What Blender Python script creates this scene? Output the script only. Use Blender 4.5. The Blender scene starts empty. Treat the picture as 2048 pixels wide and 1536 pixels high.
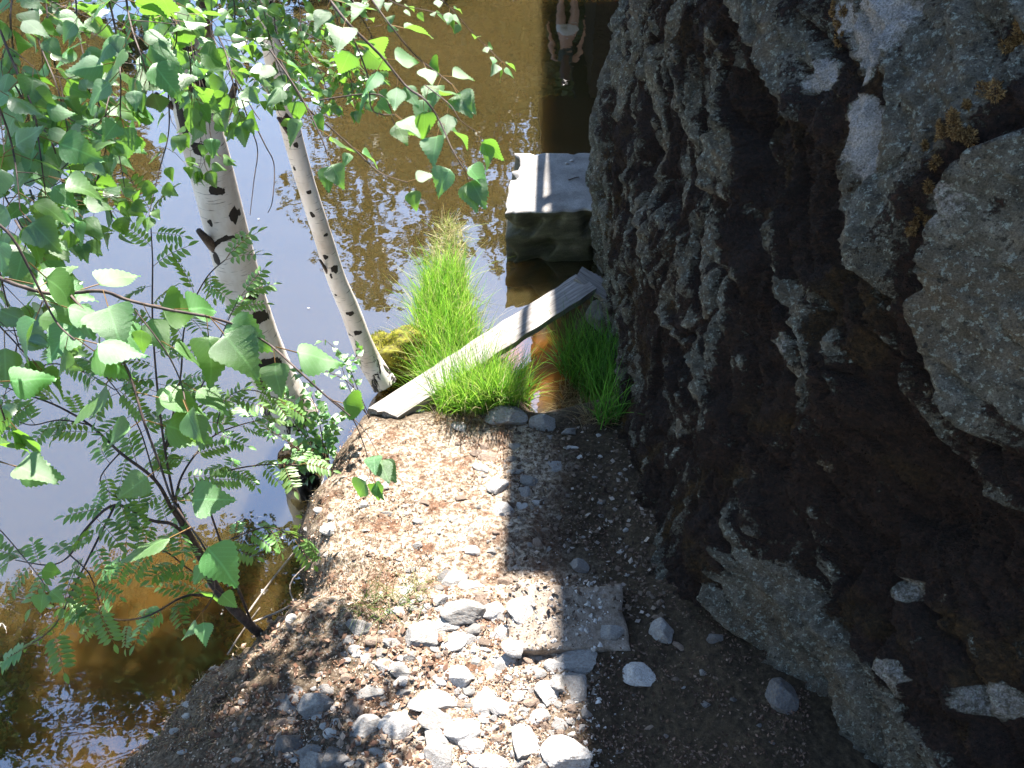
import bpy, bmesh, math, random
import numpy as np
from mathutils import Vector, Matrix, noise as mnoise

random.seed(7); rng = np.random.default_rng(7)
scene = bpy.context.scene
COL = scene.collection

# ------------------------------------------------------------------ camera, light, exposure
F_PX, CX, CY = 1700.0, 1024.0, 768.0
CAM_H, PITCH = 3.7, math.radians(45)
CAM = Vector((0, 0, CAM_H))
cd = bpy.data.cameras.new('camera'); cam = bpy.data.objects.new('camera', cd); COL.objects.link(cam)
cam.location = CAM; cam.rotation_euler = (math.pi / 2 - PITCH, 0, 0)
cd.sensor_width = 36; cd.lens = F_PX / 2048 * 36; cd.clip_end = 500; cd.clip_start = 0.05
scene.camera = cam

SUN_EL, SUN_AZ = math.radians(50), math.radians(2.0)
SUN = Vector((math.sin(SUN_AZ) * math.cos(SUN_EL), math.cos(SUN_AZ) * math.cos(SUN_EL), math.sin(SUN_EL)))
w = bpy.data.worlds.new('World'); scene.world = w; w.use_nodes = True
nt = w.node_tree; nt.nodes.clear()
sky = nt.nodes.new('ShaderNodeTexSky'); sky.sky_type = 'NISHITA'; sky.sun_disc = False
sky.sun_elevation = SUN_EL; sky.sun_rotation = SUN_AZ; sky.air_density = 0.85; sky.dust_density = 0.1; sky.ozone_density = 0.6
bg = nt.nodes.new('ShaderNodeBackground'); bg.inputs['Strength'].default_value = 0.115
wo = nt.nodes.new('ShaderNodeOutputWorld')
nt.links.new(sky.outputs[0], bg.inputs[0]); nt.links.new(bg.outputs[0], wo.inputs[0])
sl = bpy.data.lights.new('sun', 'SUN'); sl.energy = 5.0; sl.angle = math.radians(0.5); sl.color = (1.0, 0.95, 0.89)
so = bpy.data.objects.new('sun', sl); COL.objects.link(so)
so.rotation_euler = SUN.to_track_quat('Z', 'Y').to_euler()
scene.view_settings.view_transform = 'Standard'; scene.view_settings.look = 'None'
scene.view_settings.exposure = 2.35; scene.view_settings.gamma = 1.0; scene.view_settings.use_curve_mapping = False
scene.cycles.max_bounces = 7; scene.cycles.transparent_max_bounces = 4

# ------------------------------------------------------------------ geometry helpers
S45 = math.sqrt(0.5)
def ray(px, py):
    a = (px - CX) / F_PX; b = (CY - py) / F_PX
    return Vector((a, S45 + S45 * b, -S45 + S45 * b))
def at_z(px, py, z=0.0):
    d = ray(px, py); return CAM + d * ((z - CAM_H) / d.z)
def at_y(px, py, y):
    d = ray(px, py); return CAM + d * (y / d.y)
def at_d(px, py, dep):
    return CAM + ray(px, py) * dep

def hash3(ix, iy, iz, seed):
    h = (ix * 374761393 + iy * 668265263 + iz * 2147483647 + seed * 974711) & 0xFFFFFFFF
    h = ((h ^ (h >> 13)) * 1274126177) & 0xFFFFFFFF
    h = ((h ^ (h >> 16)) * 2246822519) & 0xFFFFFFFF
    return ((h ^ (h >> 15)) & 0xFFFFFF) / float(0xFFFFFF)
def vn(x, y, z=0.0, seed=0):
    x = np.asarray(x, float); y = np.asarray(y, float); z = np.asarray(z, float) + np.zeros_like(x)
    ix = np.floor(x).astype(np.int64); iy = np.floor(y).astype(np.int64); iz = np.floor(z).astype(np.int64)
    fx, fy, fz = x - ix, y - iy, z - iz
    fx = fx * fx * (3 - 2 * fx); fy = fy * fy * (3 - 2 * fy); fz = fz * fz * (3 - 2 * fz)
    r = 0
    for dx in (0, 1):
        for dy in (0, 1):
            for dz in (0, 1):
                wgt = (fx if dx else 1 - fx) * (fy if dy else 1 - fy) * (fz if dz else 1 - fz)
                r = r + wgt * hash3(ix + dx, iy + dy, iz + dz, seed)
    return r * 2 - 1
def fbm(x, y, z=0.0, o=4, seed=0, gain=0.5):
    r = 0; a = 1; t = 0
    for i in range(o):
        r = r + a * vn(np.asarray(x) * 2 ** i + 17.3 * i, np.asarray(y) * 2 ** i + 5.1 * i, np.asarray(z) * 2 ** i, seed + i); t += a; a *= gain
    return r / t
def sstep(a, b, x):
    t = np.clip((np.asarray(x, float) - a) / (b - a), 0, 1); return t * t * (3 - 2 * t)

def mesh_from(name, verts, faces, mats, mi=None, smooth=False):
    me = bpy.data.meshes.new(name)
    me.from_pydata([tuple(v) for v in verts], [], faces)
    for m in (mats if isinstance(mats, (list, tuple)) else [mats]): me.materials.append(m)
    if mi is not None: me.polygons.foreach_set('material_index', np.asarray(mi, dtype=np.int32))
    if smooth: me.polygons.foreach_set('use_smooth', np.ones(len(me.polygons), dtype=bool))
    me.update(); return me
def link(name, me, parent=None, loc=None):
    o = bpy.data.objects.new(name, me); COL.objects.link(o)
    if loc is not None: o.location = loc
    if parent is not None: o.parent = parent
    return o
def tag(o, label=None, cat=None, group=None, kind=None):
    if label: o['label'] = label
    if cat: o['category'] = cat
    if group: o['group'] = group
    if kind: o['kind'] = kind
    return o
def thing(name, loc, label, cat, group=None):
    return tag(link(name, None, None, loc), label, cat, group)
def rel(verts, root):
    l = root.location; return [(v[0] - l.x, v[1] - l.y, v[2] - l.z) for v in verts]
def color_attr(me, cols, name='tint'):
    a = me.color_attributes.new(name, 'FLOAT_COLOR', 'POINT')
    c = np.ones((len(me.vertices), 4)); c[:, :3] = cols; a.data.foreach_set('color', c.ravel())
def grid_mesh(name, X, Y, Z, mat, flip=False, smooth=True):
    n, m = X.shape
    V = np.stack([X, Y, Z], -1).reshape(-1, 3)
    i = np.arange(n * m).reshape(n, m)
    q = np.stack([i[:-1, :-1], i[1:, :-1], i[1:, 1:], i[:-1, 1:]], -1).reshape(-1, 4)
    if flip: q = q[:, ::-1]
    me = bpy.data.meshes.new(name)
    me.vertices.add(len(V)); me.vertices.foreach_set('co', V.ravel())
    me.loops.add(q.size); me.loops.foreach_set('vertex_index', q.ravel().astype(np.int32))
    me.polygons.add(len(q)); me.polygons.foreach_set('loop_start', np.arange(0, q.size, 4, dtype=np.int32))
    me.polygons.foreach_set('loop_total', np.full(len(q), 4, dtype=np.int32))
    me.materials.append(mat); me.update(calc_edges=True); me.validate()
    me.polygons.foreach_set('use_smooth', np.full(len(me.polygons), smooth, dtype=bool))
    return me

class MB:
    def __init__(s): s.v = []; s.f = []; s.m = []; s.c = []
    def add(s, v, f, mi=0, col=(1, 1, 1)):
        b = len(s.v); s.v += [tuple(p) for p in v]; s.f += [tuple(b + i for i in q) for q in f]; s.m += [mi] * len(f)
        s.c += [col] * len(v)
    def tube(s, pts, r, n=6, mi=0, col=(1, 1, 1), cap=True, wob=0.0):
        pts = [Vector(p) for p in pts]; rs = r if isinstance(r, (list, tuple, np.ndarray)) else [r] * len(pts)
        V = []; up = Vector((0.13, 0.21, 0.97)).normalized(); prev = None
        for i, p in enumerate(pts):
            t = (pts[min(i + 1, len(pts) - 1)] - pts[max(i - 1, 0)]).normalized()
            if prev is None:
                a = t.cross(up); a = t.cross(Vector((1, 0, 0))) if a.length < 1e-3 else a
            else: a = prev - t * prev.dot(t)
            a.normalize(); prev = a; b = t.cross(a)
            for k in range(n):
                an = 2 * math.pi * k / n; rr = rs[i] * (1 + (random.uniform(-wob, wob) if wob else 0))
                V.append(p + (a * math.cos(an) + b * math.sin(an)) * rr)
        Fc = [(i * n + k, i * n + (k + 1) % n, (i + 1) * n + (k + 1) % n, (i + 1) * n + k) for i in range(len(pts) - 1) for k in range(n)]
        if cap: Fc += [tuple(range(n))[::-1], tuple((len(pts) - 1) * n + k for k in range(n))]
        s.add(V, Fc, mi, col)
    def box(s, lo, hi, mi=0, rot=None, c=(0, 0, 0)):
        V = [Vector((x, y, z)) for x in (lo[0], hi[0]) for y in (lo[1], hi[1]) for z in (lo[2], hi[2])]
        if rot: V = [Vector(c) + rot @ (v - Vector(c)) for v in V]
        s.add(V, [(0, 1, 3, 2), (4, 6, 7, 5), (0, 4, 5, 1), (2, 3, 7, 6), (0, 2, 6, 4), (1, 5, 7, 3)], mi)
    def build(s, name, mats, parent=None, smooth=False, tint=False):
        v = rel(s.v, parent) if parent is not None else s.v
        me = mesh_from(name, v, s.f, mats, s.m, smooth)
        if tint: color_attr(me, np.array(s.c))
        return link(name, me, parent)
def spline(pts, n=6):
    pts = [Vector(p) for p in pts]; out = []
    for i in range(len(pts) - 1):
        p0 = pts[max(i - 1, 0)]; p1 = pts[i]; p2 = pts[i + 1]; p3 = pts[min(i + 2, len(pts) - 1)]
        for k in range(n):
            t = k / n
            out.append(0.5 * ((2 * p1) + (p2 - p0) * t + (2 * p0 - 5 * p1 + 4 * p2 - p3) * t * t + (3 * p1 - p0 - 3 * p2 + p3) * t ** 3))
    out.append(pts[-1]); return out

# ------------------------------------------------------------------ materials
def mat(name):
    m = bpy.data.materials.new(name); m.use_nodes = True
    t = m.node_tree; b = t.nodes['Principled BSDF']; b.inputs['Roughness'].default_value = 0.8
    b.inputs['Specular IOR Level'].default_value = 0.3
    return m, t, b
def N(t, typ, **kw):
    n = t.nodes.new(typ)
    for k, v in kw.items():
        if k in n.inputs: n.inputs[k].default_value = v
        else: setattr(n, k, v)
    return n
def tex(t, scale, detail=4, rough=0.6, coord='Object', vec_scale=None, dist=0.0):
    tc = N(t, 'ShaderNodeTexCoord'); n = N(t, 'ShaderNodeTexNoise')
    n.inputs['Scale'].default_value = scale; n.inputs['Detail'].default_value = detail; n.inputs['Roughness'].default_value = rough
    n.inputs['Distortion'].default_value = dist
    if coord == 'World':
        g = N(t, 'ShaderNodeNewGeometry'); src = g.outputs['Position']
    else: src = tc.outputs[coord]
    if vec_scale:
        mp = N(t, 'ShaderNodeMapping'); mp.inputs['Scale'].default_value = vec_scale; t.links.new(src, mp.inputs[0]); src = mp.outputs[0]
    t.links.new(src, n.inputs['Vector']); return n.outputs['Fac']
def ramp(t, src, stops, interp='LINEAR'):
    r = N(t, 'ShaderNodeValToRGB'); e = r.color_ramp.elements; r.color_ramp.interpolation = interp
    while len(e) < len(stops): e.new(0.5)
    for i, (p, c) in enumerate(stops):
        e[i].position = p; e[i].color = (*c, 1) if len(c) == 3 else c
    t.links.new(src, r.inputs[0]); return r.outputs[0]
def bw(p): return (p, p, p)
def mix(t, fac, a, b, mode='MIX'):
    n = N(t, 'ShaderNodeMix'); n.data_type = 'RGBA'; n.blend_type = mode
    if isinstance(fac, (int, float)): n.inputs[0].default_value = fac
    else: t.links.new(fac, n.inputs[0])
    for s, i in ((a, 6), (b, 7)):
        if isinstance(s, tuple): n.inputs[i].default_value = (*s, 1)
        else: t.links.new(s, n.inputs[i])
    return n.outputs[2]
def math_(t, op, a, b=0.0):
    n = N(t, 'ShaderNodeMath'); n.operation = op
    for s, i in ((a, 0), (b, 1)):
        if isinstance(s, (int, float)): n.inputs[i].default_value = s
        else: t.links.new(s, n.inputs[i])
    return n.outputs[0]
def attr(t, name, out='Color'):
    n = N(t, 'ShaderNodeAttribute'); n.attribute_name = name; return n.outputs[out]
def bump(t, b, h, dist=0.01, strength=1.0, prev=None):
    n = N(t, 'ShaderNodeBump'); n.inputs['Distance'].default_value = dist; n.inputs['Strength'].default_value = strength
    t.links.new(h, n.inputs['Height'])
    if prev is not None: t.links.new(prev, n.inputs['Normal'])
    t.links.new(n.outputs[0], b.inputs['Normal']); return n.outputs[0]
def setc(t, b, c):
    if isinstance(c, tuple): b.inputs['Base Color'].default_value = (*c, 1)
    else: t.links.new(c, b.inputs['Base Color'])
def simple(name, c1, c2, scale=20, rough=0.8, bd=0.004, detail=5, coord='Object', spec=0.3, vs=None):
    m, t, b = mat(name); f = tex(t, scale, detail, coord=coord, vec_scale=vs)
    setc(t, b, ramp(t, f, [(0.35, c1), (0.65, c2)])); b.inputs['Roughness'].default_value = rough
    b.inputs['Specular IOR Level'].default_value = spec
    if bd: bump(t, b, f, bd)
    return m

def leaf_mat(name, top, trans, rough=0.38, tf=0.42, spec=0.5):
    m, t, b = mat(name)
    oi = N(t, 'ShaderNodeObjectInfo'); hv = N(t, 'ShaderNodeHueSaturation')
    veins = tex(t, 60, 3)
    c = mix(t, math_(t, 'MULTIPLY', veins, 0.5), top, tuple(x * 0.6 for x in top))
    sp_ = N(t, 'ShaderNodeSeparateColor'); t.links.new(attr(t, 'tint'), sp_.inputs[0])
    pp = math_(t, 'PINGPONG', math_(t, 'MULTIPLY', math_(t, 'SUBTRACT', sp_.outputs[1], math_(t, 'MULTIPLY', sp_.outputs[0], 0.9)), 9.0), 0.5)
    side_ = ramp(t, pp, [(0.02, bw(1)), (0.10, bw(0))]); midr = ramp(t, sp_.outputs[0], [(0.008, bw(1)), (0.03, bw(0))])
    vn_ = math_(t, 'MAXIMUM', math_(t, 'MULTIPLY', side_, 0.45), midr)
    c = mix(t, math_(t, 'MULTIPLY', vn_, 0.6), c, tuple(min(1, x * 2.0 + .03) for x in top))
    t.links.new(c, hv.inputs['Color'])
    t.links.new(math_(t, 'ADD', 0.475, math_(t, 'MULTIPLY', oi.outputs['Random'], 0.04)), hv.inputs['Hue'])
    t.links.new(math_(t, 'ADD', 0.75, math_(t, 'MULTIPLY', oi.outputs['Random'], 0.6)), hv.inputs['Value'])
    t.links.new(hv.outputs[0], b.inputs['Base Color'])
    b.inputs['Roughness'].default_value = rough; b.inputs['Specular IOR Level'].default_value = spec
    tr = N(t, 'ShaderNodeBsdfTranslucent'); tr.inputs[0].default_value = (*trans, 1)
    mx = N(t, 'ShaderNodeMixShader'); mx.inputs[0].default_value = tf
    t.links.new(b.outputs[0], mx.inputs[1]); t.links.new(tr.outputs[0], mx.inputs[2])
    t.links.new(mx.outputs[0], t.nodes['Material Output'].inputs[0]); bump(t, b, veins, 0.0008)
    return m
def tint_mat(name, rough=0.7, tf=0.0, trans=None, spec=0.3, fine=80):
    m, t, b = mat(name); c = attr(t, 'tint'); f = tex(t, fine, 3)
    cc = mix(t, 1.0, c, ramp(t, f, [(0.2, bw(0.65)), (0.8, bw(1.25))]), 'MULTIPLY')
    t.links.new(cc, b.inputs['Base Color']); b.inputs['Roughness'].default_value = rough
    b.inputs['Specular IOR Level'].default_value = spec
    if tf:
        tr = N(t, 'ShaderNodeBsdfTranslucent'); t.links.new(cc, tr.inputs[0])
        mx = N(t, 'ShaderNodeMixShader'); mx.inputs[0].default_value = tf
        t.links.new(b.outputs[0], mx.inputs[1]); t.links.new(tr.outputs[0], mx.inputs[2])
        t.links.new(mx.outputs[0], t.nodes['Material Output'].inputs[0])
    return m

M = {}
M['leaf'] = leaf_mat('birch_leaf', (0.078, 0.20, 0.055), (0.20, 0.43, 0.04), .35, .36, 1.0)
M['rowan_'] = leaf_mat('rowan_leaf', (0.06, 0.14, 0.03), (0.20, 0.36, 0.03), 0.42, 0.38, 0.6)
M['rowan'] = M['rowan_']
M['grass'] = tint_mat('grass_blades', 0.5, 0.45, spec=0.35, fine=20)
M['litter'] = tint_mat('dry_litter', 0.8, 0.0)
M['moss_tuft'] = tint_mat('moss_tufts', 0.9, 0.25, fine=30)
M['twig'] = simple('dark_twig', (0.035, 0.022, 0.018), (0.10, 0.07, 0.055), 90, 0.65, 0.001)
M['petiole'] = simple('petiole', (0.16, 0.12, 0.03), (0.22, 0.09, 0.04), 40, 0.6, 0)
M['rowan_bark'] = simple('rowan_bark', (0.035, 0.025, 0.02), (0.11, 0.08, 0.065), 60, 0.7, 0.002)
M['deadwood'] = simple('dead_wood', (0.20, 0.155, 0.12), (0.42, 0.35, 0.29), 70, 0.8, 0.002)
M['stump'] = simple('wet_stump', (0.008, 0.006, 0.005), (0.03, 0.022, 0.018), 40, 0.6, 0.006)

# birch bark: chalky white with dark lenticels and a fissured dark foot
m, t, b = mat('birch_bark'); M['bark'] = m
f1 = tex(t, 9, 5, vec_scale=(1, 1, 0.5)); base = ramp(t, f1, [(0.3, (0.52, 0.43, 0.35)), (0.55, (0.68, 0.62, 0.56)), (0.8, (0.78, 0.74, 0.70))])
f2 = tex(t, 22, 3, 0.6, vec_scale=(0.5, 0.5, 6.5)); d2 = ramp(t, f2, [(0.61, bw(0)), (0.67, bw(1))])
base = mix(t, math_(t, 'MULTIPLY', d2, 0.75), base, (0.07, 0.055, 0.05))
f3 = tex(t, 14, 6, 0.7, vec_scale=(1.2, 1.2, 0.55), dist=1.0)
th = math_(t, 'ADD', f3, attr(t, 'tint', 'Fac'))
d3 = ramp(t, th, [(0.98, bw(0)), (1.03, bw(1))]) 
base = mix(t, d3, base, (0.022, 0.018, 0.016))
setc(t, b, base); b.inputs['Roughness'].default_value = 0.6
n1 = bump(t, b, f1, 0.004); bump(t, b, math_(t, 'SUBTRACT', 1, d3), 0.004, 1, n1)

# granite stones
def stone_mat(name, c1, c2, c3):
    m, t, b = mat(name); f = tex(t, 7, 6, 0.65); g = tex(t, 90, 3, 0.7)
    c = ramp(t, f, [(0.3, c1), (0.5, c2), (0.72, c3)])
    c = mix(t, 1.0, c, ramp(t, g, [(0.3, bw(0.55)), (0.5, bw(1.0)), (0.75, bw(1.25))]), 'MULTIPLY')
    oi = N(t, 'ShaderNodeObjectInfo')
    c = mix(t, 1.0, c, ramp(t, oi.outputs['Random'], [(0, bw(0.72)), (1, bw(1.15))]), 'MULTIPLY')
    # soil dust stays on low-lying parts in blotches
    d = ramp(t, tex(t, 13, 4, 0.7), [(0.50, bw(0)), (0.66, bw(1))]); c = mix(t, math_(t, 'MULTIPLY', d, 0.75), c, (0.17, 0.115, 0.075))
    setc(t, b, c); b.inputs['Roughness'].default_value = 0.75
    n1 = bump(t, b, f, 0.006); bump(t, b, g, 0.0012, 1, n1); return m
M['stone_grey'] = stone_mat('grey_granite_stone', (0.17, 0.165, 0.155), (0.26, 0.25, 0.235), (0.34, 0.33, 0.31))
M['stone_pale'] = stone_mat('pale_granite_stone', (0.34, 0.32, 0.30), (0.45, 0.43, 0.40), (0.55, 0.53, 0.50))
M['stone_dark'] = stone_mat('dark_wet_stone', (0.09, 0.085, 0.085), (0.15, 0.145, 0.14), (0.22, 0.21, 0.20))
M['stone_brown'] = stone_mat('brown_stone', (0.12, 0.085, 0.065), (0.22, 0.16, 0.12), (0.30, 0.24, 0.19))

# soil
m, t, b = mat('path_soil'); M['soil'] = m
f = tex(t, 3.0, 6, 0.6, 'World'); g = tex(t, 45, 6, 0.75, 'World'); h = tex(t, 260, 3, 0.7, 'World')
c = ramp(t, g, [(0.30, (0.07, 0.045, 0.028)), (0.45, (0.17, 0.12, 0.08)), (0.53, (0.42, 0.34, 0.25)), (0.66, (0.60, 0.52, 0.43))])
rusty = ramp(t, g, [(0.30, (0.045, 0.022, 0.012)), (0.5, (0.13, 0.065, 0.035)), (0.7, (0.27, 0.16, 0.10))])
c = mix(t, ramp(t, tex(t, 6, 5, 0.65, 'World'), [(0.47, bw(0)), (0.62, bw(1))]), c, rusty)
c = mix(t, 1.0, c, ramp(t, h, [(0.3, bw(0.6)), (0.7, bw(1.3))]), 'MULTIPLY')
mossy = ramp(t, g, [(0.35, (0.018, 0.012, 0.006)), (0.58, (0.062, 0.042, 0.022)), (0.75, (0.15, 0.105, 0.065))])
c = mix(t, attr(t, 'tint', 'Fac'), c, mossy)  # moss on the banks, plus painted shade on the right of the path
setc(t, b, c); b.inputs['Roughness'].default_value = 0.9
n1 = bump(t, b, g, 0.012); bump(t, b, h, 0.003, 1, n1)

# cliff rock: tint.r = moss cover, tint.g = pale lichen, tint.b = golden/green moss
m, t, b = mat('mossy_rock'); M['cliff'] = m
sep = N(t, 'ShaderNodeSeparateColor'); t.links.new(attr(t, 'tint'), sep.inputs[0])
fine = tex(t, 70, 5, 0.7); mid = tex(t, 16, 6, 0.68, vec_scale=(1, 1.25, 0.7)); big = tex(t, 4, 5, 0.6); spk = tex(t, 190, 2, 0.6)
rock = ramp(t, mid, [(0.3, (0.04, 0.036, 0.028)), (0.48, (0.092, 0.085, 0.066)), (0.62, (0.15, 0.138, 0.112)), (0.75, (0.21, 0.195, 0.165))])
rock = mix(t, ramp(t, big, [(0.5, bw(0)), (0.65, bw(0.7))]), rock, (0.12, 0.09, 0.058))
lich = ramp(t, tex(t, 55, 4, 0.75), [(0.56, bw(0)), (0.60, bw(1))])
rock = mix(t, math_(t, 'MULTIPLY', lich, 0.75), rock, (0.27, 0.30, 0.26))
pits = ramp(t, tex(t, 38, 4, 0.6), [(0.60, bw(0)), (0.66, bw(1))]); rock = mix(t, math_(t, 'MULTIPLY', pits, 0.8), rock, (0.025, 0.024, 0.02))
rock = mix(t, 1.0, rock, ramp(t, spk, [(0.3, bw(0.6)), (0.7, bw(1.35))]), 'MULTIPLY')
pl = ramp(t, math_(t, 'ADD', sep.outputs[1], math_(t, 'MULTIPLY', math_(t, 'SUBTRACT', fine, 0.5), 1.3)), [(0.40, bw(0)), (0.75, bw(.85))])
rock = mix(t, pl, rock, mix(t, ramp(t, spk, [(0.35, bw(0)), (0.65, bw(1))]), (0.22, 0.21, 0.20), (0.46, 0.44, 0.43)))
mossc = ramp(t, fine, [(0.3, (0.005, 0.0035, 0.0028)), (0.5, (0.016, 0.0095, 0.007)), (0.68, (0.042, 0.021, 0.014)), (0.8, (0.10, 0.06, 0.035))])
gold = ramp(t, fine, [(0.35, (0.02, 0.014, 0.003)), (0.6, (0.11, 0.065, 0.012)), (0.8, (0.26, 0.18, 0.05))])
mossc = mix(t, sep.outputs[2], mossc, gold)
mm = math_(t, 'ADD', sep.outputs[0], math_(t, 'MULTIPLY', math_(t, 'SUBTRACT', mid, 0.5), 1.5))
mm = math_(t, 'ADD', mm, math_(t, 'MULTIPLY', math_(t, 'SUBTRACT', fine, 0.5), 1.2))
mk = ramp(t, mm, [(0.42, bw(0)), (0.56, bw(1))])
setc(t, b, mix(t, mk, rock, mossc)); b.inputs['Roughness'].default_value = 0.85
b.inputs['Specular IOR Level'].default_value = 0.25
n1 = bump(t, b, mid, 0.035); n2 = bump(t, b, fine, 0.016, 1, n1); n3 = bump(t, b, spk, 0.004, 1, n2); bump(t, b, mk, 0.01, 1, n3)

# water: turbid brown body under a smooth reflecting surface
m, t, b = mat('pond_water'); M['water'] = m
f = tex(t, 0.8, 4, 0.5, 'World'); c = ramp(t, f, [(0.3, (0.031, 0.023, 0.0075)), (0.7, (0.041, 0.030, 0.011))])
def blob(c_in, centre, radius, col, amt):
    g = N(t, 'ShaderNodeNewGeometry'); v = N(t, 'ShaderNodeVectorMath'); v.operation = 'DISTANCE'; v.inputs[1].default_value = centre
    t.links.new(g.outputs['Position'], v.inputs[0]); n_ = math_(t, 'ADD', math_(t, 'DIVIDE', v.outputs['Value'], radius), math_(t, 'MULTIPLY', tex(t, 5, 3, .6, 'World'), .6))
    return mix(t, math_(t, 'MULTIPLY', ramp(t, n_, [(.55, bw(1)), (1.0, bw(0))]), amt), c_in, col)
c = blob(c, (0.10, 3.85, 0), .55, (0.17, 0.062, 0.008), .95)       # rust coloured seep under the plank
c = blob(c, (-1.75, 1.75, 0), 1.5, (0.060, 0.030, 0.006), .8)      # amber shallows by the left bank
setc(t, b, c); b.inputs['Roughness'].default_value = 0.015; b.inputs['IOR'].default_value = 1.95; b.inputs['Specular IOR Level'].default_value = 1.0
b.inputs['Subsurface Weight'].default_value = 1.0; b.inputs['Subsurface Radius'].default_value = (1.0, 0.8, 0.5); b.inputs['Subsurface Scale'].default_value = 0.30; b.subsurface_method = 'BURLEY'
r1 = tex(t, 2.2, 2, 0.5, 'World'); r2 = tex(t, 14, 2, 0.5, 'World')
n1 = bump(t, b, r1, 0.0036); bump(t, b, r2, 0.00025, 1, n1)

# concrete
m, t, b = mat('old_concrete'); M['concrete'] = m
f = tex(t, 5, 6, 0.65, 'World'); g = tex(t, 120, 3, 0.7, 'World')
c = ramp(t, f, [(0.3, (0.15, 0.135, 0.12)), (0.5, (0.25, 0.235, 0.215)), (0.65, (0.31, 0.295, 0.275))]); c = mix(t, 1.0, c, ramp(t, g, [(0.3, bw(0.7)), (0.7, bw(1.15))]), 'MULTIPLY')
setc(t, b, c); n1 = bump(t, b, f, 0.006); bump(t, b, g, 0.002, 1, n1)
m, t, b = mat('block_side_concrete'); M['concrete_side'] = m  # darker olive concrete for the sides of the block
f = tex(t, 6, 6, 0.7, 'World', vec_scale=(0.5, 0.5, 2.2)); g = tex(t, 120, 3, 0.7, 'World')
c = ramp(t, f, [(0.3, (0.028, 0.026, 0.018)), (0.5, (0.075, 0.07, 0.045)), (0.7, (0.14, 0.125, 0.085))]); c = mix(t, 1.0, c, ramp(t, g, [(0.3, bw(0.7)), (0.7, bw(1.2))]), 'MULTIPLY')
setc(t, b, c); n1 = bump(t, b, f, 0.006); bump(t, b, g, 0.002, 1, n1)
m, t, b = mat('weathered_plank'); M['plank'] = m
f = tex(t, 8, 6, 0.7, 'Object', vec_scale=(0.6, 9, 9)); g = tex(t, 3, 4, 0.6)
c = ramp(t, f, [(0.3, (0.09, 0.078, 0.068)), (0.48, (0.22, 0.20, 0.18)), (0.7, (0.34, 0.32, 0.30))]); c = mix(t, ramp(t, g, [(0.55, bw(0)), (0.7, bw(0.6))]), c, (0.17, 0.13, 0.09))
setc(t, b, c); bump(t, b, f, 0.006)
M['mossyellow'] = simple('yellow_moss', (0.045, 0.035, 0.010), (0.17, 0.165, 0.012), 30, 0.9, 0.012)  # yellow green moss of the mound
M['dark_wood'] = simple('dark_stained_timber', (0.022, 0.014, 0.010), (0.055, 0.036, 0.026), 12, 0.75, 0.004, vs=(6, 6, 0.5))
M['roof'] = simple('tarred_roof', (0.02, 0.02, 0.02), (0.05, 0.048, 0.045), 20, 0.9, 0.01)
M['white_trim'] = simple('white_painted_trim', (0.6, 0.6, 0.58), (0.8, 0.8, 0.78), 20, 0.6, 0.001)
M['pine_bark'] = simple('far_bark', (0.06, 0.04, 0.03), (0.15, 0.10, 0.07), 8, 0.9, 0.02)
M['far_leaf'] = simple('far_foliage', (0.035, 0.055, 0.012), (0.085, 0.11, 0.025), 3, 0.7, 0)
M['far_ground'] = simple('far_bank_soil', (0.05, 0.06, 0.02), (0.12, 0.11, 0.05), 2, 0.95, 0.05)
M['glass'] = simple('window_glass', (0.02, 0.025, 0.03), (0.03, 0.035, 0.04), 5, 0.05, 0, spec=0.5)

# ------------------------------------------------------------------ shoreline and ground
shore_px = [(1245, 800), (1150, 822), (1075, 838), (1050, 812), (990, 816), (930, 832), (850, 838), (760, 836), (715, 850), (690, 890), (655, 940), (640, 985), (612, 1012),
            (598, 1060), (590, 1120), (600, 1190), (560, 1225), (520, 1262), (470, 1295), (400, 1345), (350, 1400), (290, 1465), (215, 1550)]
SH = [at_z(px, py, 0.10) for px, py in shore_px]
poly = [(p.x, p.y) for p in SH] + [(-1.9, 0.2), (-2.3, -2), (-3, -6), (8, -6), (8, 3.6), (1.4, 3.6), (0.7, 3.35)]
poly = np.array(poly)
def seg_dist(x, y, P, closed=True):
    d = np.full(x.shape, 1e9); n = len(P)
    for i in range(n if closed else n - 1):
        a = P[i]; bb = P[(i + 1) % n]; ab = bb - a; L = (ab ** 2).sum() + 1e-12
        t_ = np.clip(((x - a[0]) * ab[0] + (y - a[1]) * ab[1]) / L, 0, 1)
        d = np.minimum(d, np.hypot(x - a[0] - t_ * ab[0], y - a[1] - t_ * ab[1]))
    return d
def inside(x, y, P):
    c = np.zeros(x.shape, bool); n = len(P)
    for i in range(n):
        x1, y1 = P[i]; x2, y2 = P[(i + 1) % n]
        cond = ((y1 > y) != (y2 > y)) & (x < (x2 - x1) * (y - y1) / (y2 - y1 + 1e-12) + x1); c ^= cond
    return c
def signed(x, y, P): d = seg_dist(x, y, P); return np.where(inside(x, y, P), d, -d)
# low sedge bank running out into the pond
TUS = np.array([(at_z(px, py, 0.03).x, at_z(px, py, 0.03).y) for px, py in [(1010, 830), (985, 760), (945, 700), (925, 620), (925, 540), (925, 470), (905, 440), (890, 480), (870, 540), (850, 600), (845, 680), (850, 760), (840, 835)]])
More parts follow.
